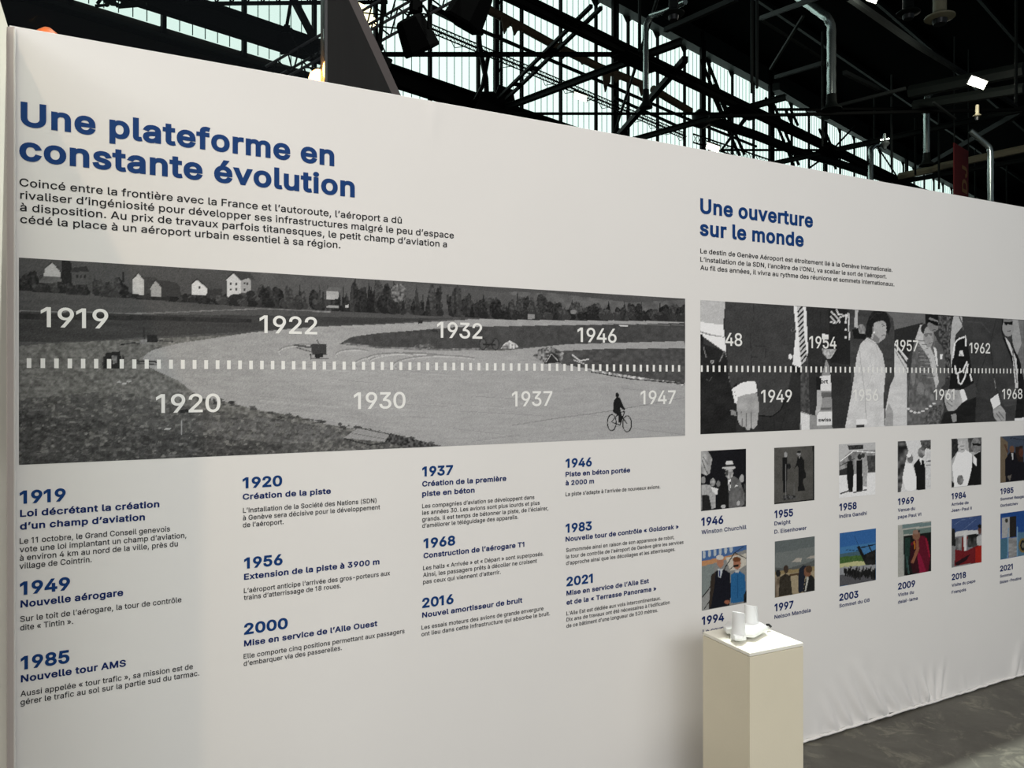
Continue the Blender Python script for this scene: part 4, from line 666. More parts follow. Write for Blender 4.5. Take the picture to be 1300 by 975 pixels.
# fabric front with puckers near the floor
FOLDS = [(1062, -.55, .20, .011, .020), (1080, -.60, .26, .010, .022), (1100, -.65, .30, .012, .02), (1123, -.70, .34, .014, .022), (1128, -.45, .22, .009, .014), (1142, -.8, .22, .007, .016), (1158, -.62, .22, .010, .016),
         (1168, -.4, .2, .008, .014), (1177, -.22, .22, .011, .013), (1185, -.08, .20, .011, .012), (1192, .16, .22, .010, .012), (1180, -.55, .25, .008, .014), (1225, -.3, .10, .005, .015), (1287, .25, .2, .010, .02), (1295, .1, .2, .008, .02), (1245, -.2, .08, .004, .012), (1040, -.3, .10, .004, .015)]
xs = np.arange(X0, X1 + .001, .012); zs = np.concatenate([np.arange(.012, .42, .010), np.arange(.42, ZTOP, .06), [ZTOP]])
XX, ZZ = np.meshgrid(xs, zs); YY = np.zeros_like(XX)
for (px, lean, hgt, amp, wid) in FOLDS:
    x0 = wx(px); u = (XX - x0 - lean * (ZZ - .01)); w_ = wid * (1 + ZZ * 3.0)
    YY += 1.7 * amp * (np.exp(-(u / w_) ** 2) - .6 * np.exp(-((u - 1.8 * w_) / w_) ** 2)) * np.clip(1 - ZZ / hgt, 0, 1) ** 1.2 * (.35 + np.clip(ZZ / .05, 0, 1) * .65)
YY += .0022 * np.sin(XX * 46) * np.exp(-ZZ / .03) + .0015 * np.sin(XX * 19 + 1) * np.exp(-ZZ / .06)
for (px, py, am) in ((551, 136, .004), (549, 152, .003), (547, 329, .003), (494, 134, -.002), (170, 76, .003)):
    YY += am * np.exp(-(((XX - wx(px)) / .02) ** 2 + ((ZZ - wz(px, py)) / .02) ** 2))
YY = np.maximum(YY, -.012)
ny, nx = XX.shape
def grid(name, XX, YY, ZZ, m, parent, cols=None, smooth=True):
    ny, nx = XX.shape; me = bpy.data.meshes.new(name)
    off = world_loc(parent); co = np.stack([XX - off.x, YY - off.y, ZZ - off.z], -1).reshape(-1, 3).astype(np.float32)
    i = np.arange(ny * nx).reshape(ny, nx)
    q = np.stack([i[:-1, :-1], i[:-1, 1:], i[1:, 1:], i[1:, :-1]], -1).reshape(-1, 4)
    me.vertices.add(len(co)); me.vertices.foreach_set('co', co.ravel())
    me.loops.add(q.size); me.loops.foreach_set('vertex_index', q.ravel().astype(np.int32))
    me.polygons.add(len(q)); me.polygons.foreach_set('loop_start', np.arange(0, q.size, 4, dtype=np.int32))
    me.polygons.foreach_set('loop_total', np.full(len(q), 4, dtype=np.int32))
    me.update(calc_edges=True)
    if smooth: me.polygons.foreach_set('use_smooth', np.ones(len(q), dtype=bool))
    if cols is not None:
        a = me.color_attributes.new('ink', 'FLOAT_COLOR', 'POINT')
        c = np.concatenate([cols.reshape(-1, 3), np.ones((len(co), 1))], 1).astype(np.float32); a.data.foreach_set('color', c.ravel())
    me.materials.append(m); o = bpy.data.objects.new(name, me); COL.objects.link(o); o.parent = parent
    return o
grid('fabric_front', XX, WY - YY, ZZ, M['sheet'], dw)
MB().box(X0, X1, WY + .016, WY + .075, .0, ZTOP - .004).build('frame_core', M['frame'], dw)
MB().path([Vector((X0, WY + .004, ZTOP)), Vector((X1, WY + .004, ZTOP - .001))], .0022, 6).build('top_bead', M['sheet'], dw)
q = MB(); hx = np.arange(wx(1000), X1, .03); rnd = random.Random(2)
q.path([Vector((x, WY - .004 - rnd.random() * .004, .009 + rnd.random() * .004)) for x in hx], .006, 6)
q.build('bottom_hem', M['sheet'], dw, smooth=True, label='rumpled bottom hem of the fabric')
# left end: mauve seam band and side return
MB().prism([Vector((wx(9), WY - .004, 0)), Vector((wx(19), WY - .012, 0)), Vector((wx(19), WY - .004, 0)), Vector((wx(12), WY + .01, 0))], Vector((0, 0, ZTOP - .005))).build('seam_band', M['band'], dw, label='mauve-grey seam band at the left end')
MB().path([Vector((wx(19.3), WY - .010, 0)), Vector((wx(19.3), WY - .010, ZTOP - .01))], .0025, 6).build('piping', M['sheet'], dw)
rw = MB().box(wx(9) - .06, wx(9), 1.5, WY + .02, 0, ZTOP + .004).build('side_wall', M['return'])
tag(rw, 'cream fabric side wall meeting the display wall at its left end', 'exhibition wall', None, 'thing')

B1, B2 = 'blue', 'blue2'
def words(line, cap, d, m, parent, label):
    s_, xl, xr, yb, xb = line; _, _, w = layout(s_, d); x0, x1 = wx(xl), wx(xr); k_ = (x1 - x0) / w; z0 = wz(xb, yb); sy = cap * wt(xb) / F_PX / (509 + d)
    adv = lambda t_: sum(FONT[c][0] + (1.1 * d if c != ' ' else d * .5) for c in t_)
    lsb = glyph(s_[0], d)[2]; pos = 0
    for w_ in s_.split(' '):
        V, Fc, _ = layout(w_, d); off = adv(s_[:pos]) + glyph(w_[0], d)[2] - lsb
        MB().add([(x0 + (v[0] + off) * k_, YT, z0 + v[1] * sy) for v in V], [f[::-1] for f in Fc]).build('heading_word', M[m], parent, label=label % w_)
        pos += len(w_) + 1
# panel one
words(('Une plateforme en', 26.2, 424.3, 160.4, 41), 29.5, 28, B1, dw, 'bold blue word %s of the large heading, first line')
words(('constante évolution', 24.4, 450.3, 203.0, 34), 29.5, 28, B1, dw, 'bold blue word %s of the large heading, second line')
text('intro_paragraph', [("Coincé entre la frontière avec la France et l’autoroute, l’aéroport a dû", 24.7, 510, 236.6, 30),
    ("rivaliser d’ingéniosité pour développer ses infrastructures malgré le peu d’espace", 25.7, 576, 252.3, 27),
    ("à disposition. Au prix de travaux parfois titanesques, le petit champ d’aviation a", 25.4, 567.3, 267.8, 28),
    ("cédé la place à un aéroport urbain essentiel à sa région.", 25.7, 432, 283.1, 28)], 9.9, 9, 'black', dw, label='black introductory paragraph under the large heading')
ENT = [
 [('1919', 25, 83.5, 638.5, 33, 16.0), [("Loi décrétant la création", 25.4, 202.3, 655.8, 27), ("d’un champ d’aviation", 25.4, 184, 672, 27)], 8.6,
  [("Le 11 octobre, le Grand Conseil genevois", 25, 215.8, 690.4), ("vote une loi implantant un champ d’aviation,", 25, 236.6, 701.1), ("à environ 4 km au nord de la ville, près du", 25, 225.7, 711.8), ("village de Cointrin.", 24.7, 116.5, 722.2)], 7.2, 'first column, top'],
 [('1949', 25.2, 89, 754, 33, 16.2), [("Nouvelle aérogare", 26, 156.5, 770.8, 28)], 8.8,
  [("Sur le toit de l’aérogare, la tour de contrôle", 25.7, 230.3, 789.4), ("dite « Tintin ».", 25.7, 92.9, 800.4)], 7.2, 'first column, middle'],
 [('1985', 26.2, 88.3, 848.7, 33, 16.3), [("Nouvelle tour AMS", 26.5, 159.8, 865.7, 28)], 8.8,
  [("Aussi appelée « tour trafic », sa mission est de", 26, 244.8, 884.3), ("gérer le trafic au sol sur la partie sud du tarmac.", 26, 253, 895)], 7.2, 'first column, bottom'],
 [('1920', 307.9, 358.2, 619.2, 312, 13.3), [("Création de la piste", 308, 420, 633.9, 311)], 7.2,
  [("L’Installation de la Société des Nations (SDN)", 308.4, 477.8, 650.9), ("à Genève sera décisive pour le développement", 308.2, 482.3, 660.4), ("de l’aéroport.", 308.2, 360, 669.5)], 6.1, 'second column, top'],
 [('1956', 309.7, 358.7, 721.2, 313, 13.5), [("Extension de la piste à 3900 m", 309.7, 481.6, 735.5, 312)], 7.3,
  [("L’aéroport anticipe l’arrivée des gros-porteurs aux", 309.5, 495, 752.8), ("trains d’atterrissage de 18 roues.", 309.5, 432.7, 761.7)], 6.1, 'second column, middle'],
 [('2000', 309.7, 365.3, 804.7, 313, 13.6), [("Mise en service de l’Aile Ouest", 309.7, 479, 820, 312)], 7.3,
  [("Elle comporte cinq positions permettant aux passagers", 309.2, 513.4, 836.2), ("d’embarquer via des passerelles.", 309.2, 433.7, 845.4)], 6.1, 'second column, bottom'],
 [('1937', 535.8, 575, 604.1, 540, 12), [("Création de la première", 535.8, 642.6, 617.4), ("piste en béton", 535.8, 602.4, 630)], 6.5,
  [("Les compagnies d’aviation se développent dans", 535.8, 678.2, 645.1), ("les années 30. Les avions sont plus lourds et plus", 535.8, 685, 653.5), ("grands. Il est temps de bétonner la piste, de l’éclairer,", 535.8, 696, 661.9), ("d’améliorer le téléguidage des appareils.", 535.8, 657.8, 670)], 5.3, 'third column, top'],
 [('1968', 537.5, 577.8, 695.3, 541, 12), [("Construction de l’aérogare T1", 537.5, 665.5, 708.5)], 6.5,
  [("Les halls « Arrivée » et « Départ » sont superposés.", 537, 690, 723.8), ("Ainsi, les passagers prêts à décoller ne croisent", 537, 681.5, 732.4), ("pas ceux qui viennent d’atterrir.", 537, 635.5, 741.3)], 5.3, 'third column, middle'],
 [('2016', 535.8, 575.7, 770.8, 540, 12), [("Nouvel amortisseur de bruit", 535.8, 663, 784)], 6.5,
  [("Les essais moteurs des avions de grande envergure", 535, 689.7, 799.3), ("ont lieu dans cette infrastructure qui absorbe le bruit.", 535, 698, 807.7)], 5.3, 'third column, bottom'],
 [('1946', 717.9, 751.2, 593.2, 721, 11), [("Piste en béton portée", 717.9, 799.8, 604.9), ("à 2000 m", 717.9, 754, 616)], 5.9,
  [("La piste s’adapte à l’arrivée de nouveaux avions.", 717.9, 838, 629.8)], 4.8, 'fourth column, top'],
 [('1983', 717.9, 751.2, 675.6, 721, 11), [("Nouvelle tour de contrôle « Goldorak »", 717.9, 861.4, 687.3)], 5.9,
  [("Surnommée ainsi en raison de son apparence de robot,", 718.5, 855.8, 700.7), ("la tour de contrôle de l’aéroport de Genève gère les services", 718.5, 867.5, 709.0), ("d’approche ainsi que les décollages et les atterrissages.", 718.5, 857, 717.3)], 4.8, 'fourth column, middle'],
 [('2021', 719, 752.4, 743.5, 722, 11.2), [("Mise en service de l’Aile Est", 719, 823.6, 755.8), ("et de la « Terrasse Panorama »", 719, 833, 767.6)], 5.9,
  [("L’Aile Est est dédiée aux vols intercontinentaux.", 719, 838.7, 781.2), ("Dix ans de travaux ont été nécessaires à l’édification", 719, 850, 789), ("de ce bâtiment d’une longueur de 520 mètres.", 719, 835, 796.9)], 4.8, 'fourth column, bottom'],
]
for yr, title, tc_, body, bc, where in ENT:
    text('year_heading', [yr[:5]], yr[5], 29, B1, dw, label='bold blue year %s, %s' % (yr[0], where), track=-30)
    text('entry_title', title, tc_, 26, B2, dw, label='blue entry title under the year %s, %s' % (yr[0], where))
    text('entry_text', body, bc, 9, 'black', dw, label='small black text under the year %s, %s' % (yr[0], where))
words(('Une ouverture', 888.8, 1031.9, 270.6, 895), 18.3, 28, B1, dw, 'bold blue word %s of the right-hand heading, first line')
words(('sur le monde', 888.2, 1020.2, 298.4, 892), 18.3, 28, B1, dw, 'bold blue word %s of the right-hand heading, second line')
text('intro_paragraph', [("Le destin de Genève Aéroport est étroitement lié à la Genève internationale.", 888.9, 1132.6, 321.3), ("L’installation de la SDN, l’ancêtre de l’ONU, va sceller le sort de l’aéroport.", 888.9, 1125.3, 332), ("Au fil des années, il vivra au rythme des réunions et sommets internationaux.", 888.9, 1135.2, 342.4)], 5.9, 10, 'black', dw, label='black paragraph under the right-hand heading')

# ---------------------------------------------------------------- printed photographs (flat prints painted as vertex inks)
def vnoise(sh, cells, seed):
    r = np.random.RandomState(seed); gy, gx = cells; g_ = r.rand(gy + 2, gx + 2)
    y = np.linspace(0, gy, sh[0], endpoint=False); x = np.linspace(0, gx, sh[1], endpoint=False)
    iy = y.astype(int); ix = x.astype(int); fy = (y - iy)[:, None]; fx_ = (x - ix)[None]
    fy = fy * fy * (3 - 2 * fy); fx_ = fx_ * fx_ * (3 - 2 * fx_)
    a = g_[iy][:, ix]; b = g_[iy][:, ix + 1]; c = g_[iy + 1][:, ix]; d = g_[iy + 1][:, ix + 1]
    return (a * (1 - fx_) + b * fx_) * (1 - fy) + (c * (1 - fx_) + d * fx_) * fy - .5
class Print:
    def __init__(s, xl, xr, yt, yb, step, xref=None, base=(90, 90, 90)):
        xref = xref or xl
        s.xa, s.xb = wx(xl), (wx(xr) if xr < 2000 else X1 - .1); s.zt, s.zb = wz(xref, yt), wz(xref, yb)
        nx = int((s.xb - s.xa) / step[0]) + 2; ny = int((s.zt - s.zb) / step[1]) + 2
        s.X, s.Z = np.meshgrid(np.linspace(s.xa, s.xb, nx), np.linspace(s.zb, s.zt, ny))
        t_ = s.X * CA + WY * SA; s.gain = 1.; s.U = CX + F_PX * (s.X * SA - WY * CA) / t_; s.V = HY - F_PX * (s.Z - EYE) / t_
        s.a = np.ones(s.X.shape + (3,)) * np.array(base, float); s.tf = (0, 0, 1)
    def crop(s, ox, oy, sc): s.tf = (ox, oy, sc); return s
    def P(s, pts): ox, oy, sc = s.tf; return [(ox + p[0] / sc, oy + p[1] / sc) for p in pts]
    def mask(s, pts):
        pts = np.array(pts); x, y = s.U, s.V; ins = np.zeros(x.shape, bool); j = len(pts) - 1
        bb = (x >= pts[:, 0].min()) & (x <= pts[:, 0].max()) & (y >= pts[:, 1].min()) & (y <= pts[:, 1].max())
        if not bb.any(): return ins
        xx, yy = x[bb], y[bb]; r = np.zeros(xx.shape, bool)
        for i in range(len(pts)):
            xi, yi = pts[i]; xj, yj = pts[j]
            if yi != yj: r ^= ((yi > yy) != (yj > yy)) & (xx < (xj - xi) * (yy - yi) / (yj - yi) + xi)
            j = i
        ins[bb] = r; return ins
    def poly(s, pts, c, nz=0, cells=(40, 40), seed=1, alpha=1., rough=0.):
        m_ = s.mask(s.P(pts))
        if rough: m_ &= (vnoise(s.a.shape[:2], (70, 200), seed + 90) + .5 * vnoise(s.a.shape[:2], (140, 420), seed + 91)) > rough - .5
        c = np.array(c if hasattr(c, '__len__') else (c, c, c), float)
        v = np.ones(s.a.shape[:2] + (3,)) * c
        if nz: v = v + (vnoise(s.a.shape[:2], cells, seed) * nz)[..., None]
        s.a[m_] = s.a[m_] * (1 - alpha) + v[m_] * alpha; return s
    def ell(s, x, y, rx, ry, c, **k):
        return s.poly([(x + rx * math.cos(i * .3927), y + ry * math.sin(i * .3927)) for i in range(16)], c, **k)
    def line(s, pts, w, c, **k):
        for (x0, y0), (x1, y1) in zip(pts[:-1], pts[1:]):
            L_ = math.hypot(x1 - x0, y1 - y0) or 1; nx_, ny_ = -(y1 - y0) / L_ * w / 2, (x1 - x0) / L_ * w / 2
            s.poly([(x0 + nx_, y0 + ny_), (x1 + nx_, y1 + ny_), (x1 - nx_, y1 - ny_), (x0 - nx_, y0 - ny_)], c, **k)
        return s
    def build(s, name, label, blur=0):
        a = s.a
        for _ in range(blur):
            p = np.pad(a, ((1, 1), (1, 1), (0, 0)), 'edge'); a = (p[1:-1, 1:-1] * 2 + p[:-2, 1:-1] + p[2:, 1:-1] + p[1:-1, :-2] + p[1:-1, 2:]) / 6
        a = a + np.random.RandomState(int(s.xa * 100) + 500).normal(0, 4.5, a.shape[:2])[..., None]; m3 = a.mean(2, keepdims=True); a = a * (.86 if s.gain < 1 else 1) + m3 * (.14 if s.gain < 1 else 0); a = a * (.80 + .20 * np.clip(a / 200, 0, 1)) * s.gain; c = np.clip(a, 0, 255) / 255; lin = np.where(c <= .04045, c / 12.92, ((c + .055) / 1.055) ** 2.4) * INK
        o = grid(name, s.X, np.full_like(s.X, WY - .0006), s.Z, M['print'], dw, np.clip(lin, 0, .85), smooth=False)
        o['label'] = label; return o
INK = 1.38

# --- the aerodrome panorama
p = Print(24, 869.7, 327, 590.2, (.0026, .0026), 24.5, (104, 104, 102))
sh = p.a.shape[:2]
p.a += (vnoise(sh, (60, 240), 1) * 34 + vnoise(sh, (110, 420), 2) * 30)[..., None]
p.poly([(20, 300), (880, 360), (880, 412), (650, 408), (540, 401), (420, 394), (300, 385), (200, 379), (24, 372), (20, 372)], 76, 10, (10, 30), 3)
p.poly([(640, 370), (700, 372), (800, 384), (880, 380), (880, 402), (640, 400)], 92, 26, (30, 90), 9)
p.poly([(330, 345), (450, 350), (640, 372), (700, 385), (600, 395), (330, 372)], 84, 10, (12, 50), 19)
# fields
p.poly([(20, 367), (100, 370), (200, 377), (300, 383), (420, 392), (540, 399), (650, 405), (760, 405), (872, 408), (872, 436), (600, 445), (400, 420), (150, 432), (60, 436), (20, 440)], 78, 12, (60, 30), 4)
p.poly([(20, 395), (90, 396), (160, 399), (300, 400), (420, 402), (520, 404), (585, 404), (500, 410), (400, 414), (300, 422), (180, 428), (100, 434), (20, 434)], 62, 12, (70, 30), 5)
p.line([(24, 395), (100, 396), (180, 398), (330, 392), (420, 396)], 1.3, 112, nz=40, cells=(2, 200))
p.poly([(24, 398), (200, 401), (320, 405), (320, 410), (200, 407), (24, 405)], 46, 16, (40, 120), 6)
# concrete
conc = [(181, 455), (186, 449), (195, 444), (225, 436), (280, 428), (320, 422), (400, 415), (480, 412), (560, 408), (600, 405), (700, 406), (780, 406), (868, 409), (868, 411), (700, 413), (650, 414), (580, 415), (520, 420), (480, 423), (450, 427), (431, 437), (480, 442), (560, 444), (640, 445), (680, 441), (720, 437), (868, 433), (870, 442), (760, 443), (705, 447), (690, 453), (700, 460), (745, 468), (790, 476), (830, 482), (872, 487), (872, 560), (555, 570), (540, 563), (500, 554), (470, 549), (430, 541), (400, 536), (380, 529), (330, 521), (290, 511), (258, 506), (240, 494), (226, 483), (205, 474), (190, 466)]
p.poly(conc, 146, 10, (60, 60), 7)
p.poly([(500, 446), (640, 446), (690, 462), (760, 475), (868, 490), (868, 560), (600, 566), (450, 520), (330, 470), (420, 446)], 153, 12, (70, 40), 8, alpha=.6)
rs = random.Random(4)
for i in range(46):
    x = rs.uniform(230, 840); y = rs.uniform(452, 545); L_ = rs.uniform(30, 120)
    if y < 470 and x > 640: continue
    if y - 500 > (x - 240) * .25: continue
    p.line([(x, y), (x + L_, y + L_ * rs.uniform(.04, .12))], .9, rs.choice((128, 134, 158, 164)), alpha=.55)
for cx_, cy_, rx, ry in ((520, 462, 70, 14), (520, 458, 50, 10), (500, 455, 34, 7), (560, 463, 60, 12), (390, 446, 36, 9), (450, 450, 24, 7)):
    pts = [(cx_ + rx * math.cos(a_), cy_ + ry * math.sin(a_)) for a_ in np.linspace(math.pi * .9, math.pi * 1.75, 14)]
    p.line(pts, 1.6, 118, alpha=.7); p.line([(x, y + 1.8) for x, y in pts], 1.4, 172, alpha=.8)
p.line([(650, 540), (700, 532), (780, 521), (868, 505)], 1.0, 118, alpha=.7); p.line([(600, 560), (660, 552)], .8, 120, alpha=.6)
# right verge and island
p.poly([(868, 442), (760, 443), (705, 446), (692, 450), (688, 455), (700, 460), (745, 468), (790, 476), (830, 482), (872, 487), (872, 442)], 76, 24, (60, 160), 11)
p.line([(745, 469), (790, 477), (830, 483), (870, 488)], 3, 150, nz=110, cells=(60, 300))
p.line([(868, 487), (800, 481), (750, 472)], 1.2, 40, nz=50, cells=(40, 200))
p.poly([(676, 452), (684, 443), (700, 440), (716, 448), (712, 462), (690, 460)], 105, 120, (90, 340), 12)
p.poly([(690, 462), (700, 447), (706, 450), (712, 460)], 48); p.line([(693, 460), (700, 449), (708, 458)], 1, 160)
p.line([(726, 450), (736, 458), (748, 456)], 1.8, 175); p.line([(728, 457), (742, 462)], 1.5, 165)
p.poly([(431, 437), (445, 428), (480, 423), (520, 420), (580, 415), (650, 415), (700, 414), (770, 412), (872, 410), (872, 433), (790, 435), (720, 437), (660, 441), (600, 444), (540, 443), (480, 441)], 70, 16, (50, 160), 13)
p.line([(436, 436), (480, 441), (560, 444), (620, 443)], 2.4, 112, nz=60, cells=(60, 300))
p.poly([(636, 442), (640, 436), (647, 432), (654, 436), (659, 441), (650, 443)], 150, 110, (100, 360), 14)
p.poly([(524, 441), (530, 437), (545, 437), (552, 441), (540, 443)], 100, 70, (90, 340), 15)
# foreground scrub
p.poly([(20, 505), (60, 504), (120, 498), (170, 500), (200, 510), (260, 520), (330, 528), (400, 540), (470, 552), (545, 566), (540, 575), (20, 600)], 66, 40, (80, 300), 16, alpha=.62, rough=.34)
p.poly([(20, 520), (80, 530), (150, 536), (220, 548), (300, 556), (360, 566), (340, 580), (20, 596)], 54, 40, (90, 300), 17, alpha=.6, rough=.38)
p.poly([(240, 536), (330, 530), (420, 545), (440, 556), (380, 562), (290, 558)], 104, 40, (90, 320), 18, alpha=.6, rough=.45)
for i in range(150):
    x = rs.uniform(26, 420); y = rs.uniform(440, 585);
    if y < 500 + (x - 190) * .25 and x > 180: continue
    p.line([(x, y), (x + rs.uniform(3, 20), y + rs.uniform(-2, 3))], rs.uniform(.8, 2.4), rs.choice((50, 60, 84, 122, 130)), alpha=.32)
for i in range(70):
    f = rs.random(); x = 240 + f * 320; y = 500 + (f ** .9) * 64 + rs.uniform(-3, 4); p.ell(x, y, rs.uniform(1.5, 5), rs.uniform(.8, 2), rs.choice((44, 52, 70)), alpha=.7)
p.poly([(436, 556), (455, 543), (496, 549), (488, 561)], 138); p.line([(455, 543), (498, 552)], 1.2, 60); p.line([(437, 557), (470, 565), (490, 562)], 1.6, 45); p.line([(447, 550), (492, 558)], .8, 105)
p.poly([(488, 562), (496, 550), (520, 556), (560, 566), (520, 568)], 70, 90, (90, 400), 21)
p.line([(231, 534), (231, 552)], 1.2, 150); p.poly([(228, 521), (238, 519), (240, 523), (229, 525)], 40)
for x, y in ((211, 545), (214, 544), (151, 485), (158, 487), (164, 484)): p.ell(x, y, 3, 1.2, 160)
# treeline
for i in range(430):
    x = rs.uniform(20, 872); base = 367 + (x - 20) * (20 / 280) if x < 300 else 387 + (x - 300) * (17 / 350) if x < 650 else 404 + (x - 650) * .01
    hh = 22 if x < 160 else 13 if x < 330 else (36 if 430 < x < 595 else 25) if x < 640 else 29 if x < 690 else 19
    hh *= rs.uniform(.35, 1.12); r_ = rs.uniform(3, 7.5)
    if 165 < x < 205: hh *= .3
    c = rs.choice((34, 40, 46, 54, 62))
    if rs.random() < .35 and x > 330: p.poly([(x - r_ * .7, base + 2), (x - r_ * .3, base - hh * .7), (x, base - hh * 1.15), (x + r_ * .3, base - hh * .7), (x + r_ * .7, base + 2)], c - 4, 26, (90, 380), i)
    else:
        p.ell(x, base - hh * .45, r_, hh * .5, c, nz=40, cells=(110, 420), seed=i); p.ell(x + rs.uniform(-4, 4), base - hh * .75, r_ * .6, hh * .28, c + 6, nz=40, cells=(110, 420), seed=i); p.ell(x + 3, base - 2, r_, 4, c - 4)
p.ell(506, 372, 10, 12, 92, nz=90, cells=(110, 420))
p.ell(728, 396, 4, 3, 120)
# buildings
p.poly([(56, 350), (56.5, 341), (66.7, 333.7), (76.3, 344.7), (76.3, 351)], 165).line([(55, 341), (66.7, 332.5), (77, 345)], 1.2, 60)
p.poly([(48, 358), (56, 351), (78, 351), (80, 357), (62, 360)], 96, 40).poly([(77, 352), (79, 330), (86, 328), (91, 335), (92, 360), (80, 360)], 34)
p.poly([(90, 344), (108, 341), (113, 346), (112, 361), (92, 362)], 78).poly([(89, 345), (92, 340), (110, 338), (114, 345)], 50)
for x in (97, 102, 107): p.poly([(x, 349), (x + 2, 349), (x + 2, 353), (x, 353)], 40)
p.line([(156.5, 345), (156.5, 358)], 1.6, 40)
p.poly([(168, 373), (168.5, 355), (175.6, 347.5), (182.7, 355), (182.7, 374.5)], 168, 16, (80, 200)).line([(167, 356), (175.6, 346.5), (184, 356)], 1.3, 52)
p.poly([(183, 352), (198, 352), (204, 362), (192, 372), (183, 374)], 62)
p.poly([(204, 362), (197, 355), (222, 358), (229, 364), (229, 376), (204, 377)], 56)
p.poly([(191.5, 376), (191, 365), (197.3, 357), (204.6, 364), (204.4, 376.5)], 146, 14, (80, 200)).line([(190, 366), (197.3, 355.8), (206, 365)], 1.2, 44)
p.poly([(243, 374.5), (243.5, 361), (250.6, 355.5), (263.4, 367), (262, 375)], 186).poly([(250.6, 354), (272, 357), (282, 367), (264, 367)], 70).poly([(264, 367), (282, 367), (281, 375), (262, 375)], 52)
p.poly([(252, 363), (254, 363), (254, 367), (252, 367)], 60).line([(242, 361), (250.6, 353.8), (265, 366.5)], 1.2, 50)
p.poly([(288.8, 377), (287.5, 355), (296.4, 347), (305.3, 356), (305.3, 372), (298, 377)], 178).line([(286, 356), (296.4, 345.8), (307, 357)], 1.4, 50)
p.poly([(305.3, 352), (312, 349), (319, 357), (318, 371), (305.3, 372)], 146).poly([(297, 346), (318, 347), (324, 356), (316, 353), (306, 356)], 62)
for x, y in ((292, 359), (299, 359), (292, 366), (299, 366), (309, 358), (313, 359), (309, 366)): p.poly([(x, y), (x + 2, y), (x + 2, y + 3), (x, y + 3)], 60)
p.ell(300, 377, 9, 4, 42); p.ell(318, 373, 6, 4, 40)
p.poly([(414, 380), (414, 369), (420, 366), (431, 369), (429, 380)], 165, 30).poly([(413, 369), (418, 364), (433, 366), (431, 371)], 95).poly([(414, 388), (430, 388), (430, 391), (414, 391)], 140).poly([(438, 387), (442, 387), (442, 391), (438, 391)], 170)
p.poly([(670, 398), (679, 398), (679, 405), (670, 405)], 130).poly([(668, 399), (674, 395), (681, 399)], 60)
p.line([(786, 413), (797, 414)], 1.6, 185); p.line([(771, 411), (868, 413)], .8, 120)
# machines and cart
p.poly([(135, 448), (152, 446), (154, 456), (158, 458), (158, 468), (131, 468), (132, 455)], 36).line([(132, 452), (131, 464)], 2, 50).line([(156, 450), (157, 466)], 2, 50)
p.poly([(142, 452), (149, 451), (148, 461), (143, 462)], 110, 60, (100, 400)).line([(172, 458), (205, 460)], 2.4, 60).line([(172, 461), (200, 463)], 1.6, 70)
p.poly([(187, 425), (199, 425), (201, 434), (187, 435)], 38).line([(182.5, 415), (183.5, 432)], 2.4, 50).poly([(178, 432), (186, 430), (186, 437), (178, 437)], 120, 60, (100, 400)).line([(152, 438), (170, 435), (178, 437)], 2, 60, nz=60, cells=(100, 400)).line([(200, 432), (220, 434)], 1.5, 64)
p.poly([(394, 437), (414, 437), (415, 451), (396, 450)], 60).line([(373, 438), (395, 441)], 2.4, 78).line([(376, 441), (396, 447)], 1.4, 90).ell(403, 452, 3.4, 3.2, 34).ell(408, 451, 2.6, 3, 40).line([(394, 449), (395, 455)], 1.4, 50).line([(394, 455.5), (418, 455)], 1.2, 80).line([(402, 431), (405, 437)], 2, 100)
for x in (613, 629): p.ell(x, 437, 5, 8, 52).ell(x, 437, 3.6, 6.4, 84)
p.line([(613, 437), (629, 438)], 2, 40).line([(617, 442), (628, 432)], 1.2, 46)
p.poly([(530, 406), (536, 407), (536, 411), (531, 411)], 44); p.poly([(585, 400), (590, 400), (590, 407), (585, 407)], 66); p.line([(548, 419), (556, 421)], 2, 46)
# cyclist
for x in (776.5, 796):
    c = [(x + 5.6 * math.cos(a_), 536.5 + (1.5 if x > 780 else 0) + 10.3 * math.sin(a_)) for a_ in np.linspace(0, 2 * math.pi, 17)]
    p.line(c, 1.3, 34)
p.line([(776, 536), (786, 524), (796, 538)], 1.3, 36).line([(777, 536), (787, 540), (793, 522)], 1.3, 36).line([(786, 524), (793, 522)], 1.2, 36)
p.poly([(779, 509), (783, 504), (787, 505), (791, 515), (794, 519), (792, 521), (787, 517), (788, 523), (790, 530), (788, 537), (785, 536), (785, 528), (778, 523)], 26).ell(783.5, 501.5, 2.3, 3.0, 30)
panorama = p.build('timeline_photo', 'black and white panorama of a curved concrete runway with a cyclist')

# --- the dignitaries strip
p = Print(889.1, 5000, 380.9, 551.3, (.0046, .0036), 889.1, (58, 58, 58))
sh = p.a.shape[:2]
p.crop(880, 375, 5.418)
p.poly([(48, 20), (225, 30), (215, 210), (48, 185)], 168, 8).poly([(48, 182), (216, 205), (228, 395), (48, 268)], 222).poly([(48, 245), (120, 268), (215, 285), (215, 290), (110, 274), (48, 255)], 120)
p.poly([(40, 265), (66, 268), (72, 335), (160, 365), (235, 395), (300, 600), (305, 950), (40, 960)], 36, 14, (20, 60), 2)
p.line([(70, 350), (90, 430)], 6, 120).ell(130, 456, 13, 13, 150).ell(130, 456, 6, 6, 60).line([(180, 460), (215, 380), (230, 420)], 8, 110, nz=100, cells=(80, 400)).line([(240, 480), (250, 600)], 6, 90, nz=90, cells=(80, 400)).line([(80, 570), (110, 590), (130, 560)], 4, 84)
p.poly([(220, 42), (690, 68), (706, 200), (690, 400), (680, 500), (650, 660), (600, 790), (545, 832), (450, 830), (440, 600), (380, 590), (300, 600), (265, 640), (252, 600), (226, 380), (206, 200)], 64, 9, (20, 60), 3)
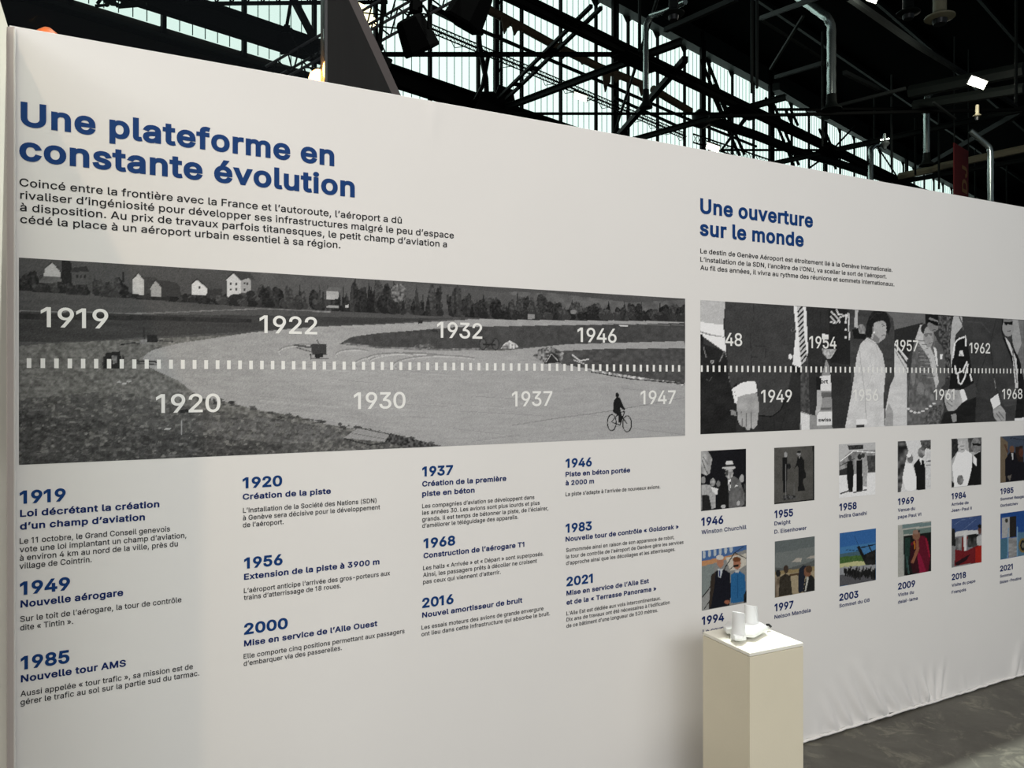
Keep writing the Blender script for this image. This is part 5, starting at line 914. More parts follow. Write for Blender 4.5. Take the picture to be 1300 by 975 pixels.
p.line([(415, 55), (418, 150), (390, 240), (400, 500)], 4, 50).line([(398, 345), (500, 350), (496, 428), (402, 424), (398, 345)], 3, 46).line([(220, 60), (214, 200), (235, 420)], 5, 50).line([(300, 390), (380, 350)], 4, 56)
p.poly([(450, 830), (545, 832), (600, 790), (650, 660), (680, 500), (742, 505), (735, 940), (296, 950), (290, 800)], 46, 10, (20, 60), 4).line([(450, 826), (540, 834), (600, 790), (630, 720)], 8, 22).line([(640, 780), (600, 930)], 4, 34).line([(560, 850), (555, 940)], 4, 34)
p.poly([(265, 645), (330, 602), (390, 588), (430, 595), (441, 668), (370, 680), (310, 700), (297, 745), (285, 740)], 226).line([(285, 660), (290, 690)], 3, 60)
p.poly([(305, 700), (370, 677), (440, 674), (452, 760), (446, 830), (438, 895), (412, 925), (398, 905), (385, 930), (366, 922), (357, 905), (338, 902), (320, 892), (306, 850), (299, 760)], 152, 24, (20, 90), 5)
for x in (333, 362, 398): p.line([(x, 800), (x + 2, 905)], 5, 96)
p.poly([(255, 785), (290, 795), (298, 830), (262, 822)], 130)
p.poly([(690, 70), (716, 74), (735, 400), (748, 498), (722, 500), (683, 475), (706, 250)], 216).poly([(714, 74), (756, 76), (786, 380), (765, 505), (745, 470), (731, 380)], 176)
for i in range(13): y = 90 + i * 34; x = 716 + i * 2.5; p.line([(x, y + 26), (x + 44, y - 24)], 11, 34)
p.poly([(756, 76), (776, 78), (792, 380), (782, 420), (762, 250)], 205).ell(667, 422, 14, 18, 214).ell(684, 237, 12, 14, 110).ell(684, 237, 8, 10, 56)
p.poly([(680, 475), (745, 500), (750, 560), (690, 520)], 30, 60, (90, 400))
p.poly([(776, 80), (1130, 98), (1105, 400), (1100, 925), (955, 925), (945, 640), (930, 450), (915, 440), (870, 560), (850, 650), (840, 825), (804, 820), (792, 700), (776, 500), (790, 380)], 50, 9, (20, 60), 6)
p.poly([(740, 500), (790, 420), (800, 815), (738, 790)], 74, 40, (60, 300), 7).line([(870, 90), (880, 300), (900, 520)], 4, 36).poly([(930, 90), (1060, 95), (1100, 480), (940, 460)], 36, 6)
for pts in ([(982, 95), (1000, 132), (1062, 140)], [(946, 108), (1000, 165), (1010, 190)], [(942, 142), (985, 192)], [(988, 190), (1010, 150), (1070, 128)], [(1066, 118), (1076, 310)], [(1050, 130), (1052, 180)], [(940, 180), (975, 192)]): p.line(pts, 11, 196); p.line(pts, 3, 130)
for y in (186, 236, 288): p.ell(1048, y, 8, 8, 190)
p.poly([(885, 262), (930, 272), (932, 305), (888, 302)], 222).poly([(884, 365), (985, 372), (945, 436), (925, 438), (892, 400)], 158, 60, (80, 400))
p.poly([(915, 440), (932, 480), (950, 640), (957, 922), (735, 930), (738, 795), (800, 818), (842, 828), (860, 700), (880, 560)], 138, 10)
p.poly([(868, 556), (944, 548), (950, 655), (876, 658)], 198).poly([(850, 800), (952, 798), (956, 892), (852, 896)], 200).poly([(880, 670), (948, 664), (950, 700), (882, 704)], 96).poly([(740, 806), (800, 824), (798, 928), (742, 930)], 196).poly([(872, 770), (950, 770), (950, 790), (872, 790)], 100)
p.poly([(850, 650), (880, 655), (886, 740), (872, 790), (850, 826), (838, 820), (852, 740)], 166, 20)
p.poly([(845, 560), (880, 570), (876, 650), (845, 648)], 30)
p.poly([(1100, 95), (1140, 98), (1135, 220), (1105, 215)], 150, 30).ell(1160, 240, 34, 40, 130, nz=60, cells=(60, 300)).poly([(1095, 240), (1130, 220), (1190, 250), (1180, 300), (1110, 290)], 30).poly([(1100, 300), (1190, 310), (1150, 560), (1100, 640)], 120, 20)
p.crop(1080, 375, 5.418)
p.poly([(-10, 96), (250, 105), (300, 160), (300, 560), (0, 600)], 66, 14).poly([(240, 108), (512, 128), (512, 192), (302, 236), (290, 160)], 102, 6).poly([(300, 236), (500, 186), (450, 300), (388, 440), (300, 330)], 44)
p.ell(70, 240, 32, 42, 128, nz=60, cells=(60, 300)).poly([(10, 235), (50, 225), (60, 260), (110, 270), (100, 300), (20, 300)], 28).poly([(28, 98), (50, 100), (46, 225), (24, 215)], 168)
p.poly([(240, 112), (285, 160), (300, 400), (298, 560), (278, 612), (255, 620), (232, 860), (222, 700), (238, 520), (200, 340)], 66, 12)
p.poly([(300, 332), (388, 440), (384, 900), (232, 908), (240, 780), (270, 622), (300, 560)], 184, 12).line([(302, 348), (392, 478)], 12, 58).line([(300, 330), (392, 440)], 7, 210).line([(304, 380), (385, 520)], 5, 120).poly([(232, 905), (240, 800), (262, 740), (290, 800), (292, 905)], 150, 16)
p.poly([(112, 288), (66, 335), (42, 410), (22, 560), (0, 700), (-40, 915), (232, 906), (224, 700), (240, 520), (218, 400), (170, 322)], 184, 16, (20, 80), 8)
p.line([(60, 380), (75, 520), (100, 700), (105, 890)], 5, 160).line([(130, 420), (150, 520), (110, 640)], 4, 172).line([(110, 300), (170, 335), (190, 400)], 4, 160).poly([(38, 850), (108, 848), (112, 888), (40, 892)], 206).poly([(40, 892), (95, 890), (92, 912), (38, 914)], 60)
p.poly([(100, 250), (108, 200), (125, 150), (150, 112), (200, 104), (245, 118), (268, 160), (274, 220), (256, 262), (236, 250), (140, 290), (112, 285)], 32, 16, (60, 300), 31).line([(130, 170), (170, 125), (215, 120)], 4, 56).poly([(160, 188), (215, 172), (242, 190), (245, 212), (254, 236), (244, 246), (242, 268), (234, 296), (205, 318), (188, 330), (158, 312), (140, 296), (152, 240)], 158, 14).poly([(160, 262), (200, 300), (190, 328), (150, 310)], 122).poly([(150, 215), (160, 230), (158, 260), (150, 262)], 118).poly([(232, 170), (262, 180), (270, 230), (258, 270), (244, 230), (246, 195)], 30).line([(212, 276), (236, 272)], 5, 84).line([(215, 212), (235, 208)], 5, 56).line([(210, 200), (236, 195)], 3, 60).ell(160, 255, 6, 9, 215)
# shawled woman
p.poly([(480, 198), (540, 190), (590, 300), (640, 400), (622, 640), (642, 780), (600, 898), (386, 900), (386, 620), (412, 480), (440, 300)], 98, 34, (40, 200), 9)
p.poly([(478, 200), (500, 210), (520, 290), (575, 420), (606, 600), (585, 640), (540, 440), (470, 330), (445, 300)], 176, 12)
p.ell(522, 232, 42, 40, 44).ell(535, 285, 36, 74, 146, nz=14, cells=(40, 160)).line([(505, 268), (560, 262)], 4, 80).ell(518, 274, 13, 12, 110).ell(552, 268, 10, 11, 110).line([(535, 330), (560, 326)], 5, 86).line([(556, 275), (566, 310), (552, 314)], 3, 110)
for i in range(22): y = 310 + i * 12; p.line([(455 + i * 1.5, y), (520 + i * 3, y + 6)], 3, 148 if i % 2 else 70, alpha=.7)
for x, y, rx, ry in ((480, 640, 26, 44), (520, 670, 14, 20), (560, 700, 14, 22), (430, 560, 14, 60)): p.ell(x, y, rx, ry, 130, alpha=.7)
for x, y in ((395, 780), (415, 796), (440, 806), (468, 806), (495, 796), (522, 780), (548, 762), (572, 744)): p.ell(x, y, 12, 7, 188)
p.poly([(560, 760), (625, 750), (620, 895), (480, 898)], 84, 70, (90, 400)).line([(420, 430), (400, 600), (390, 780)], 4, 60)
p.poly([(580, 308), (625, 345), (648, 420), (650, 610), (612, 640), (600, 480), (570, 380)], 92, 10).poly([(568, 350), (590, 370), (600, 490), (588, 480)], 200).poly([(612, 402), (632, 404), (630, 440), (614, 438)], 220)
p.ell(568, 190, 44, 62, 122).poly([(515, 190), (512, 130), (600, 133), (606, 175), (540, 150), (528, 200)], 26).poly([(528, 165), (560, 172), (580, 178), (606, 186), (602, 208), (580, 206), (556, 192), (530, 182)], 16).line([(560, 238), (585, 238)], 5, 70)
p.poly([(600, 138), (690, 145), (688, 250), (680, 560), (650, 600), (645, 360), (606, 300)], 72, 90, (70, 320), 11)
p.poly([(708, 140), (764, 145), (772, 210), (720, 270), (702, 420), (690, 500), (684, 330), (694, 200)], 168, 14).line([(745, 145), (765, 190), (775, 240)], 9, 90)
p.poly([(728, 292), (790, 280), (806, 340), (838, 560), (850, 620), (770, 645), (676, 640), (690, 520), (704, 400)], 26, 6)
for pts in ([(702, 430), (715, 330), (740, 300), (785, 285)], [(716, 480), (722, 540), (770, 520), (800, 455)], [(735, 540), (742, 600), (760, 612), (785, 560), (806, 470)], [(790, 270), (792, 350)], [(820, 540), (832, 590)]): p.line(pts, 11, 205, nz=60, cells=(70, 300))
p.poly([(742, 415), (750, 380), (768, 380), (778, 418)], 190, 60, (80, 400))
p.poly([(768, 148), (1000, 160), (1035, 240), (1110, 480), (1160, 600), (1185, 840), (1120, 885), (858, 884), (860, 640), (848, 600), (806, 340), (790, 280)], 62, 14, (16, 50), 12)
p.line([(1000, 165), (960, 330), (900, 500), (850, 660)], 6, 48).line([(800, 180), (900, 190), (960, 260)], 7, 74).line([(960, 340), (985, 560), (1010, 670)], 6, 44).line([(985, 568), (998, 640)], 8, 110, nz=90, cells=(80, 400)).poly([(1020, 660), (1120, 620), (1170, 740), (1060, 770)], 70, 16)
p.poly([(850, 600), (780, 640), (800, 720), (880, 690)], 66).poly([(748, 652), (778, 644), (802, 716), (766, 738)], 226)
p.poly([(648, 655), (690, 645), (748, 655), (768, 736), (722, 786), (700, 798), (665, 792), (645, 730)], 158, 24, (20, 90)).line([(660, 700), (700, 735)], 5, 98).line([(655, 730), (700, 765)], 5, 98).line([(690, 660), (720, 690)], 5, 104)
p.poly([(722, 790), (768, 740), (860, 700), (858, 884), (615, 890), (645, 805)], 32, 10).poly([(688, 820), (725, 812), (728, 868), (700, 872)], 138).poly([(860, 660), (1000, 760), (990, 880), (858, 884)], 56, 12)
p.poly([(958, 716), (1012, 674), (1030, 748), (980, 782)], 224).poly([(978, 782), (1030, 755), (1066, 805), (1062, 866), (1012, 877), (982, 832)], 152, 20).line([(1000, 810), (1040, 865)], 5, 92).line([(1016, 800), (1056, 850)], 5, 96)
p.poly([(1110, 166), (1195, 170), (1195, 760), (1170, 470), (1115, 320)], 110, 16).poly([(1105, 168), (1150, 170), (1175, 330), (1140, 420), (1112, 320)], 150, 10)
p.poly([(1040, 165), (1060, 163), (1050, 300), (1036, 250)], 30).ell(1082, 222, 40, 62, 142).poly([(1050, 162), (1110, 166), (1118, 185), (1050, 182)], 120).poly([(1054, 180), (1112, 182), (1112, 204), (1090, 204), (1082, 194), (1074, 206), (1056, 200)], 14).line([(1074, 244), (1098, 244)], 5, 80)
p.poly([(1045, 280), (1105, 330), (1160, 440), (1195, 600), (1195, 840), (1130, 845), (1150, 640), (1100, 430), (1048, 300)], 28, 6).poly([(1060, 285), (1090, 320), (1140, 440), (1152, 640), (1132, 640), (1112, 420), (1070, 320)], 186).line([(1110, 360), (1142, 600)], 8, 110, nz=70, cells=(80, 300))
p.poly([(1128, 846), (1195, 840), (1195, 880), (1128, 884)], 206)
p.crop(0, 0, 1)
p.poly([(1300, 360), (1500, 380), (1500, 540), (1300, 560)], 70, 50, (12, 40), 13)
strip2 = p.build('timeline_photo', 'black and white strip of suited dignitaries shaking hands')
text('printed_word', [('swiss', 1038.7, 1054.8, 535.2)], 4.2, 24, 'black', strip2, y=WY - .0012); text('printed_word', [('ort', 1041.5, 1051, 486.5)], 4.6, 24, 'black', strip2, y=WY - .0012)

for s_, xl, xr, yb, xb in (('1919', 51.7, 137.4, 414.8, 60), ('1922', 329.4, 402.7, 422.5, 338), ('1932', 554.6, 612.1, 428.6, 566), ('1946', 732.9, 782.5, 433.9, 740), ('1920', 198, 279.9, 523.7, 208), ('1930', 449, 514.7, 518.9, 458), ('1937', 649.7, 701, 515.6, 657), ('1947', 813, 857.5, 513.0, 819)):
    text('year_number', [(s_, xl, xr, yb, xb)], .0525, 11, 'whiteink', panorama, label='white year %s printed over the panorama' % s_, track=-38)
for s_, xl, xr, yb in (('48', 920.5, 942, 438.6), ('1949', 966, 1005.1, 510.7), ('1954', 1027.1, 1061.6, 441.6), ('1957', 1135.9, 1165.3, 445.2), ('1956', 1082.8, 1114.7, 509), ('1961', 1185.2, 1211.4, 507.7), ('1962', 1230.4, 1256.8, 447.9), ('1968', 1272, 1297.8, 506.5)):
    text('year_number', [(s_, xl, xr, yb)], .0525, 11, 'whiteink', strip2, label='white year %s printed over the dignitaries strip' % s_, track=-38)
def ticks(xstart, xend, par, p0, pitch):
    q = MB(); x = p0
    zc0, zc1 = wz(37, 467.2), wz(37, 454.8)
    while x < xend:
        if x > xstart: q.add([(x - .0052, YT, zc0), (x + .0052, YT, zc0), (x + .0052, YT, zc1), (x - .0052, YT, zc1)], [(0, 1, 2, 3)])
        x += pitch
    q.build('tick_marks', M['whiteink'], par, kind='stuff', label='row of short white tick marks')
PT = (wx(318.6) - wx(36.9)) / 18
ticks(wx(30), wx(869), panorama, wx(36.9), PT)
ticks(wx(889.5), X1 - .12, strip2, wx(890.6), PT)

# --- small photographs
def small(xl, xr, yt, yb, base): return Print(xl, xr, yt, yb, (.0036, .0030) if xl < 1100 else (.0050, .0036), xl, base)
A1 = (885, 560, 8.125); A2 = (1055, 550, 5.306); A3 = (885, 670, 5.532); A4 = (1120, 640, 6.967)
p = small(889.7, 947, 572.9, 648.9, (22, 22, 26)).crop(*A1)
p.poly([(38, 100), (110, 100), (155, 185), (130, 330), (95, 355), (38, 330)], 150, 50, (10, 12)).line([(50, 190), (80, 280), (110, 340)], 9, 60).line([(60, 160), (110, 240)], 7, 80)
p.ell(62, 400, 24, 38, 130).ell(160, 425, 28, 42, 140, nz=60, cells=(30, 30)).ell(218, 440, 20, 32, 110).ell(460, 385, 24, 40, 150).poly([(40, 450), (130, 450), (185, 520), (190, 690), (40, 715)], 150, 30).poly([(50, 560), (120, 555), (150, 700), (45, 718)], 34).poly([(140, 470), (215, 490), (205, 560), (160, 520)], 190)
p.poly([(205, 690), (215, 500), (265, 410), (310, 385), (330, 700)], 24).poly([(310, 385), (380, 360), (440, 400), (480, 520), (500, 640), (440, 690), (330, 700), (325, 560)], 96, 26, (20, 20)).poly([(318, 400), (350, 390), (345, 480), (332, 520)], 205).line([(338, 420), (336, 500)], 12, 30).ell(330, 330, 42, 58, 146, nz=60, cells=(30, 30)).poly([(258, 282), (262, 270), (390, 262), (395, 282), (330, 298)], 170).poly([(290, 262), (298, 205), (350, 200), (368, 215), (376, 262)], 186).poly([(290, 240), (376, 236), (376, 262), (290, 265)], 50).poly([(290, 300), (318, 300), (318, 350), (290, 360)], 70)
p.poly([(395, 450), (420, 462), (390, 472)], 205).ell(270, 675, 26, 20, 160).ell(425, 640, 18, 26, 160).poly([(480, 440), (505, 440), (505, 680), (490, 690)], 60, 60)
p1 = p.build('small_photo', 'small black and white photo of a man in a pale hat')
p = small(982.8, 1033.7, 568.6, 640.2, (78, 77, 74)).crop(*A1); p.a += (vnoise(p.a.shape[:2], (10, 8), 3) * 14)[..., None]
p.poly([(795, 640), (1210, 600), (1210, 630), (795, 660)], 20).poly([(1190, 40), (1215, 40), (1215, 620), (1195, 620)], 26)
p.ell(912, 140, 17, 28, 140).poly([(882, 170), (925, 165), (932, 250), (920, 530), (888, 530), (878, 330)], 24).ell(1048, 128, 20, 26, 130).ell(1050, 112, 20, 14, 26).poly([(1035, 165), (1070, 155), (1105, 200), (1108, 320), (1090, 420), (1115, 510), (1040, 515), (1045, 330), (1040, 250), (990, 290), (1020, 250)], 24).ell(1105, 350, 20, 36, 26).poly([(1050, 155), (1062, 155), (1055, 185)], 150)
p.line([(912, 240), (915, 590)], 6, 120).line([(995, 300), (1000, 590)], 3, 90).ell(940, 260, 26, 34, 40, nz=80, cells=(30, 30)).line([(880, 600), (940, 550), (1020, 600)], 6, 30).poly([(880, 560), (1020, 560), (1020, 600), (890, 610)], 60, 80, (30, 30))
p.build('small_photo', 'small dark photo of two men at a microphone stand')
p = small(1065, 1111.2, 564.1, 632.4, (168, 168, 168)).crop(*A2)
p.poly([(55, 300), (55, 190), (130, 120), (300, 110), (300, 270), (55, 290)], 130, 50, (20, 16)).poly([(110, 80), (215, 78), (215, 105), (120, 112)], 60, 60).line([(60, 190), (150, 120), (298, 130)], 6, 220).line([(60, 220), (160, 170)], 6, 60).poly([(240, 150), (298, 150), (298, 262), (240, 262)], 70, 40).poly([(55, 250), (110, 230), (110, 280), (55, 288)], 50).poly([(50, 285), (300, 265), (300, 430), (50, 440)], 200, 8)
p.ell(127, 165, 13, 18, 70).poly([(108, 190), (145, 185), (152, 260), (146, 395), (118, 395), (106, 300)], 26).ell(192, 160, 14, 20, 40).poly([(172, 185), (208, 178), (214, 385), (172, 395)], 22).ell(215, 150, 13, 16, 60).poly([(208, 170), (240, 165), (250, 250), (240, 300), (240, 360), (215, 355)], 150, 30).line([(60, 408), (130, 385)], 9, 60).line([(150, 400), (240, 380)], 7, 60)
p.build('small_photo', 'small grey photo of three standing figures before a terminal')
p = small(1139.2, 1181.5, 560.4, 625, (190, 190, 190)).crop(*A2)
p.poly([(447, 50), (500, 50), (520, 120), (500, 200), (470, 395), (447, 400)], 70, 90, (14, 8)).poly([(600, 50), (672, 45), (672, 110), (640, 100), (620, 130)], 80, 60).poly([(636, 130), (672, 125), (672, 380), (636, 385)], 186, 20).line([(640, 190), (672, 186)], 6, 80).line([(640, 215), (672, 212)], 6, 90)
p.poly([(500, 200), (545, 205), (575, 300), (575, 370), (540, 392), (500, 380), (480, 300)], 224).ell(532, 170, 20, 34, 110, nz=50, cells=(20, 12)).ell(524, 148, 16, 14, 215).poly([(555, 215), (590, 170), (625, 185), (635, 240), (634, 382), (575, 384), (575, 300)], 24).ell(608, 130, 24, 36, 110, nz=60, cells=(20, 12)).poly([(592, 170), (612, 165), (608, 215)], 215).poly([(600, 110), (630, 120), (628, 150), (610, 130)], 150)
p.build('small_photo', 'small photo of a figure in white beside a man in a black suit')
p = small(1207.7, 1245.9, 557.2, 619.2, (160, 160, 160)).crop(*A2)
p.poly([(810, 35), (850, 35), (860, 110), (812, 180)], 40, 40).poly([(920, 35), (1013, 30), (1013, 120), (930, 130)], 80, 80, (14, 8)).poly([(812, 320), (830, 340), (825, 366), (812, 366)], 20)
p.poly([(850, 130), (905, 110), (950, 140), (945, 300), (915, 355), (830, 362), (815, 220)], 212, 12).ell(880, 90, 26, 42, 170, nz=20).line([(868, 86), (896, 84)], 4, 90).line([(872, 112), (892, 110)], 4, 100).ell(870, 315, 22, 34, 110, nz=60, cells=(20, 12)).poly([(955, 150), (1010, 120), (1013, 348), (918, 354), (945, 250)], 24).ell(975, 80, 32, 52, 120, nz=40).poly([(950, 66), (1008, 70), (1008, 84), (952, 84)], 24).poly([(958, 150), (982, 175), (978, 220), (955, 195)], 215)
p.build('small_photo', 'small grey photo of a man in white robes greeting a man in glasses')
p = small(1269.9, 1312, 554.3, 613, (70, 82, 100)).crop(*A2)
p.poly([(1140, 20), (1190, 60), (1180, 330), (1140, 335)], (120, 105, 84)).poly([(1240, 90), (1290, 85), (1300, 320), (1240, 320)], (52, 36, 30)).poly([(1175, 330), (1170, 180), (1205, 125), (1240, 130), (1260, 190), (1330, 200), (1340, 325)], (24, 22, 30)).ell(1218, 108, 17, 24, (120, 84, 62)).poly([(1213, 135), (1228, 135), (1224, 190)], (190, 190, 190)).ell(1280, 130, 16, 30, (96, 54, 40)).line([(1190, 130), (1170, 75)], 12, (100, 72, 54)).line([(1200, 30), (1330, 50)], 4, (40, 44, 54)).poly([(1185, 290), (1215, 280), (1205, 325)], (110, 104, 96))
setattr(p, 'gain', .84); p.build('small_photo', 'small colour photo of a couple waving from an aircraft door')
p = small(890.8, 947.7, 699.5, 775.4, (140, 140, 138)).crop(*A3)
p.poly([(30, 160), (350, 118), (350, 150), (200, 200), (30, 250)], (70, 108, 160)).poly([(30, 235), (130, 215), (280, 185), (280, 200), (30, 275)], (190, 140, 96)).poly([(30, 270), (120, 250), (120, 330), (60, 470), (30, 480)], (130, 140, 138)).poly([(30, 490), (90, 440), (100, 570), (35, 580)], (150, 152, 150))
for i in range(6): p.ell(48 + i * 38, 188 - i * 8, 11, 28, (176, 184, 190))
p.poly([(200, 210), (345, 180), (345, 260), (300, 290), (230, 300)], (196, 190, 178)).line([(190, 290), (262, 175), (345, 215)], 6, 24).line([(262, 175), (330, 130)], 4, 40).line([(35, 490), (95, 410)], 6, 20).line([(50, 570), (95, 500)], 5, 24).line([(225, 300), (300, 215)], 4, 60)
p.poly([(80, 570), (90, 470), (100, 330), (140, 300), (190, 290), (232, 320), (236, 480), (225, 545)], (22, 24, 36)).poly([(96, 340), (130, 305), (120, 420), (95, 560), (82, 560)], (58, 48, 40)).ell(162, 240, 25, 40, (176, 124, 96)).ell(160, 208, 27, 18, (200, 196, 190)).poly([(145, 290), (182, 288), (165, 350), (150, 345)], (190, 196, 200)).line([(158, 300), (156, 345)], 9, (30, 50, 120))
p.poly([(236, 330), (265, 310), (300, 305), (335, 330), (342, 440), (325, 520), (238, 530)], (36, 104, 156)).line([(285, 330), (282, 520)], 3, (24, 80, 130)).ell(280, 250, 27, 42, (170, 116, 88)).ell(278, 222, 30, 18, (120, 72, 40)).poly([(252, 262), (292, 258), (292, 274), (254, 276)], 24).ell(210, 522, 20, 14, (160, 100, 74)).poly([(265, 300), (296, 296), (290, 315), (268, 318)], (190, 190, 190)).poly([(325, 470), (347, 440), (347, 525), (325, 530)], 36, 40)
setattr(p, 'gain', .84); p.build('small_photo', 'small colour photo of a man in a dark suit with a woman in blue')
p = small(983.5, 1034.1, 687.5, 758.9, (118, 124, 122)).crop(*A3)
p.poly([(545, 90), (830, 55), (830, 130), (545, 180)], (104, 112, 112)).poly([(665, 240), (700, 210), (735, 215), (730, 240)], (176, 170, 160)).poly([(765, 215), (800, 195), (828, 195), (828, 215)], (170, 164, 154)).poly([(545, 280), (640, 285), (760, 250), (828, 225), (828, 300), (545, 320)], (96, 100, 98)).poly([(545, 310), (828, 268), (828, 300), (545, 340)], (150, 132, 92)).poly([(545, 330), (828, 300), (828, 450), (545, 492)], (164, 150, 122), 10)
p.poly([(645, 325), (740, 310), (740, 330), (650, 340)], (90, 70, 48)).ell(568, 320, 18, 26, 40).poly([(548, 350), (590, 340), (600, 480), (548, 490)], (130, 116, 98), 60, (16, 12)).ell(624, 290, 18, 30, (70, 56, 46)).poly([(580, 350), (620, 320), (655, 340), (668, 470), (570, 485)], (60, 54, 44), 26).poly([(715, 290), (745, 262), (770, 270), (760, 330), (745, 450), (712, 458), (710, 350)], (34, 40, 54)).ell(775, 308, 26, 38, (130, 88, 64)).ell(785, 290, 24, 26, (84, 62, 44)).poly([(745, 450), (760, 360), (800, 330), (828, 360), (828, 444), (745, 458)], (34, 34, 34)).poly([(770, 345), (785, 345), (765, 440), (755, 448)], (180, 180, 172))
setattr(p, 'gain', .84); p.build('small_photo', 'small colour photo of men on an airfield under grey sky')
p = small(1065.9, 1111.9, 676.9, 744.7, (66, 126, 176)).crop(*A3)
p.poly([(1000, 35), (1255, 5), (1255, 100), (1000, 140)], (50, 108, 172)).poly([(1000, 185), (1140, 165), (1180, 200), (1000, 215)], (72, 104, 118)).poly([(1000, 205), (1180, 190), (1255, 210), (1255, 260), (1000, 280)], (74, 110, 52), 26).poly([(1000, 255), (1100, 235), (1180, 235), (1180, 262), (1000, 290)], (190, 190, 140)).poly([(1000, 280), (1255, 255), (1255, 372), (1000, 410)], (150, 152, 156)).poly([(1000, 330), (1255, 330), (1255, 372), (1000, 412)], (92, 92, 96))
p.line([(1035, 155), (1150, 160)], 3, 30).line([(1105, 58), (1140, 140)], 3, 30).line([(1130, 130), (1190, 250)], 22, 26).line([(1150, 140), (1255, 115)], 7, 30).poly([(1170, 190), (1255, 150), (1255, 260), (1180, 260)], 34, 40, (14, 12)).line([(1200, 120), (1245, 200)], 8, 28)
for i in range(34): x = 1035 + (i * 37) % 215; y = 275 + (i * 13) % 30; p.ell(x, y, 5, 9, rs.choice((150, 40))).poly([(x - 7, y + 8), (x + 7, y + 8), (x + 5, y + 45 + i % 3 * 10), (x - 5, y + 45 + i % 3 * 10)], rs.choice((24, 30, 44)))
setattr(p, 'gain', .84); p.build('small_photo', 'small colour photo of a helicopter and a crowd on tarmac')
p = small(1139.8, 1182, 666.8, 732.6, (180, 180, 172)).crop(*A4)
p.poly([(178, 178), (432, 158), (432, 190), (178, 215)], (118, 140, 140)).poly([(182, 228), (432, 205), (432, 250), (182, 270)], (110, 130, 124)).poly([(190, 285), (432, 250), (432, 600), (190, 635)], (26, 28, 26)).poly([(140, 190), (178, 185), (182, 640), (142, 645)], (172, 172, 166)).line([(184, 240), (190, 635)], 8, (150, 156, 150)).poly([(200, 300), (250, 290), (240, 450), (205, 600)], (34, 62, 54)).line([(215, 460), (235, 620)], 14, (60, 90, 86))
p.poly([(250, 350), (330, 280), (370, 280), (405, 330), (425, 470), (405, 600), (330, 612), (290, 600), (300, 500), (250, 520)], (110, 14, 40)).poly([(320, 420), (350, 480), (390, 600), (330, 612), (300, 520)], (150, 20, 60)).poly([(250, 370), (290, 350), (330, 600), (270, 610), (245, 500)], (60, 16, 26)).line([(385, 300), (420, 470)], 14, (160, 22, 54)).ell(300, 275, 34, 48, (140, 98, 76)).ell(298, 246, 28, 20, (150, 120, 104)).line([(310, 320), (312, 400), (265, 520)], 26, (150, 96, 68)).line([(282, 330), (290, 400)], 12, (180, 110, 20)).ell(325, 240, 10, 10, 50)
setattr(p, 'gain', .84); p.build('small_photo', 'small colour photo of a robed figure in red with joined hands')
p = small(1208, 1246, 659.1, 720.7, (130, 130, 136)).crop(*A4)
p.poly([(613, 130), (880, 100), (880, 225), (613, 260)], (64, 88, 138)).line([(640, 180), (700, 140), (800, 120)], 4, (110, 130, 170)).line([(700, 240), (830, 130)], 3, (110, 130, 170)).poly([(640, 250), (720, 232), (860, 230), (850, 262), (640, 290)], 205).poly([(613, 210), (640, 220), (650, 370), (613, 380)], 34, 30).poly([(650, 300), (700, 290), (700, 400), (650, 400)], 120, 80, (14, 12)).poly([(755, 270), (850, 262), (845, 380), (755, 380)], 60, 70, (14, 12)).poly([(700, 290), (755, 285), (740, 430), (700, 420)], (130, 30, 30))
p.poly([(717, 245), (742, 245), (745, 410), (722, 415)], 214).poly([(640, 400), (740, 415), (850, 360), (825, 520), (640, 545)], (126, 26, 34)).poly([(822, 380), (878, 360), (878, 520), (822, 520)], (176, 34, 22)).poly([(640, 520), (780, 440), (740, 500), (660, 550)], (44, 16, 26)).poly([(832, 290), (878, 270), (878, 362), (838, 366)], 186).ell(862, 232, 16, 34, (110, 70, 60)).ell(862, 196, 18, 18, 24).poly([(613, 370), (642, 370), (640, 520), (616, 560)], 140).poly([(640, 545), (820, 520), (878, 525), (616, 562)], 150)
setattr(p, 'gain', .84); p.build('small_photo', 'small colour photo of a figure in white on a red carpet')
p = small(1270, 1312, 652.2, 710.6, (60, 100, 170)).crop(*A4)
p.poly([(1045, 80), (1340, 45), (1340, 240), (1045, 260)], (30, 78, 150)).poly([(1055, 125), (1125, 115), (1125, 290), (1055, 300)], 168).ell(1098, 145, 14, 18, (60, 60, 50)).poly([(1128, 115), (1186, 105), (1186, 290), (1128, 295)], (44, 40, 36)).poly([(1045, 310), (1120, 300), (1110, 480), (1045, 490)], (70, 116, 140)).poly([(1118, 300), (1190, 290), (1188, 465), (1115, 475)], 150, 40, (24, 4)).line([(1115, 210), (1108, 480)], 9, (120, 160, 190)).line([(1192, 200), (1196, 465)], 9, (120, 160, 190)).poly([(1200, 250), (1340, 240), (1340, 450), (1200, 465)], (84, 124, 150)).ell(1245, 365, 40, 66, (130, 110, 60)).ell(1245, 365, 26, 48, (30, 34, 40)).ell(1245, 365, 12, 24, (120, 116, 100))
setattr(p, 'gain', .84); p.build('small_photo', 'small colour photo of blue and white aircraft steps')

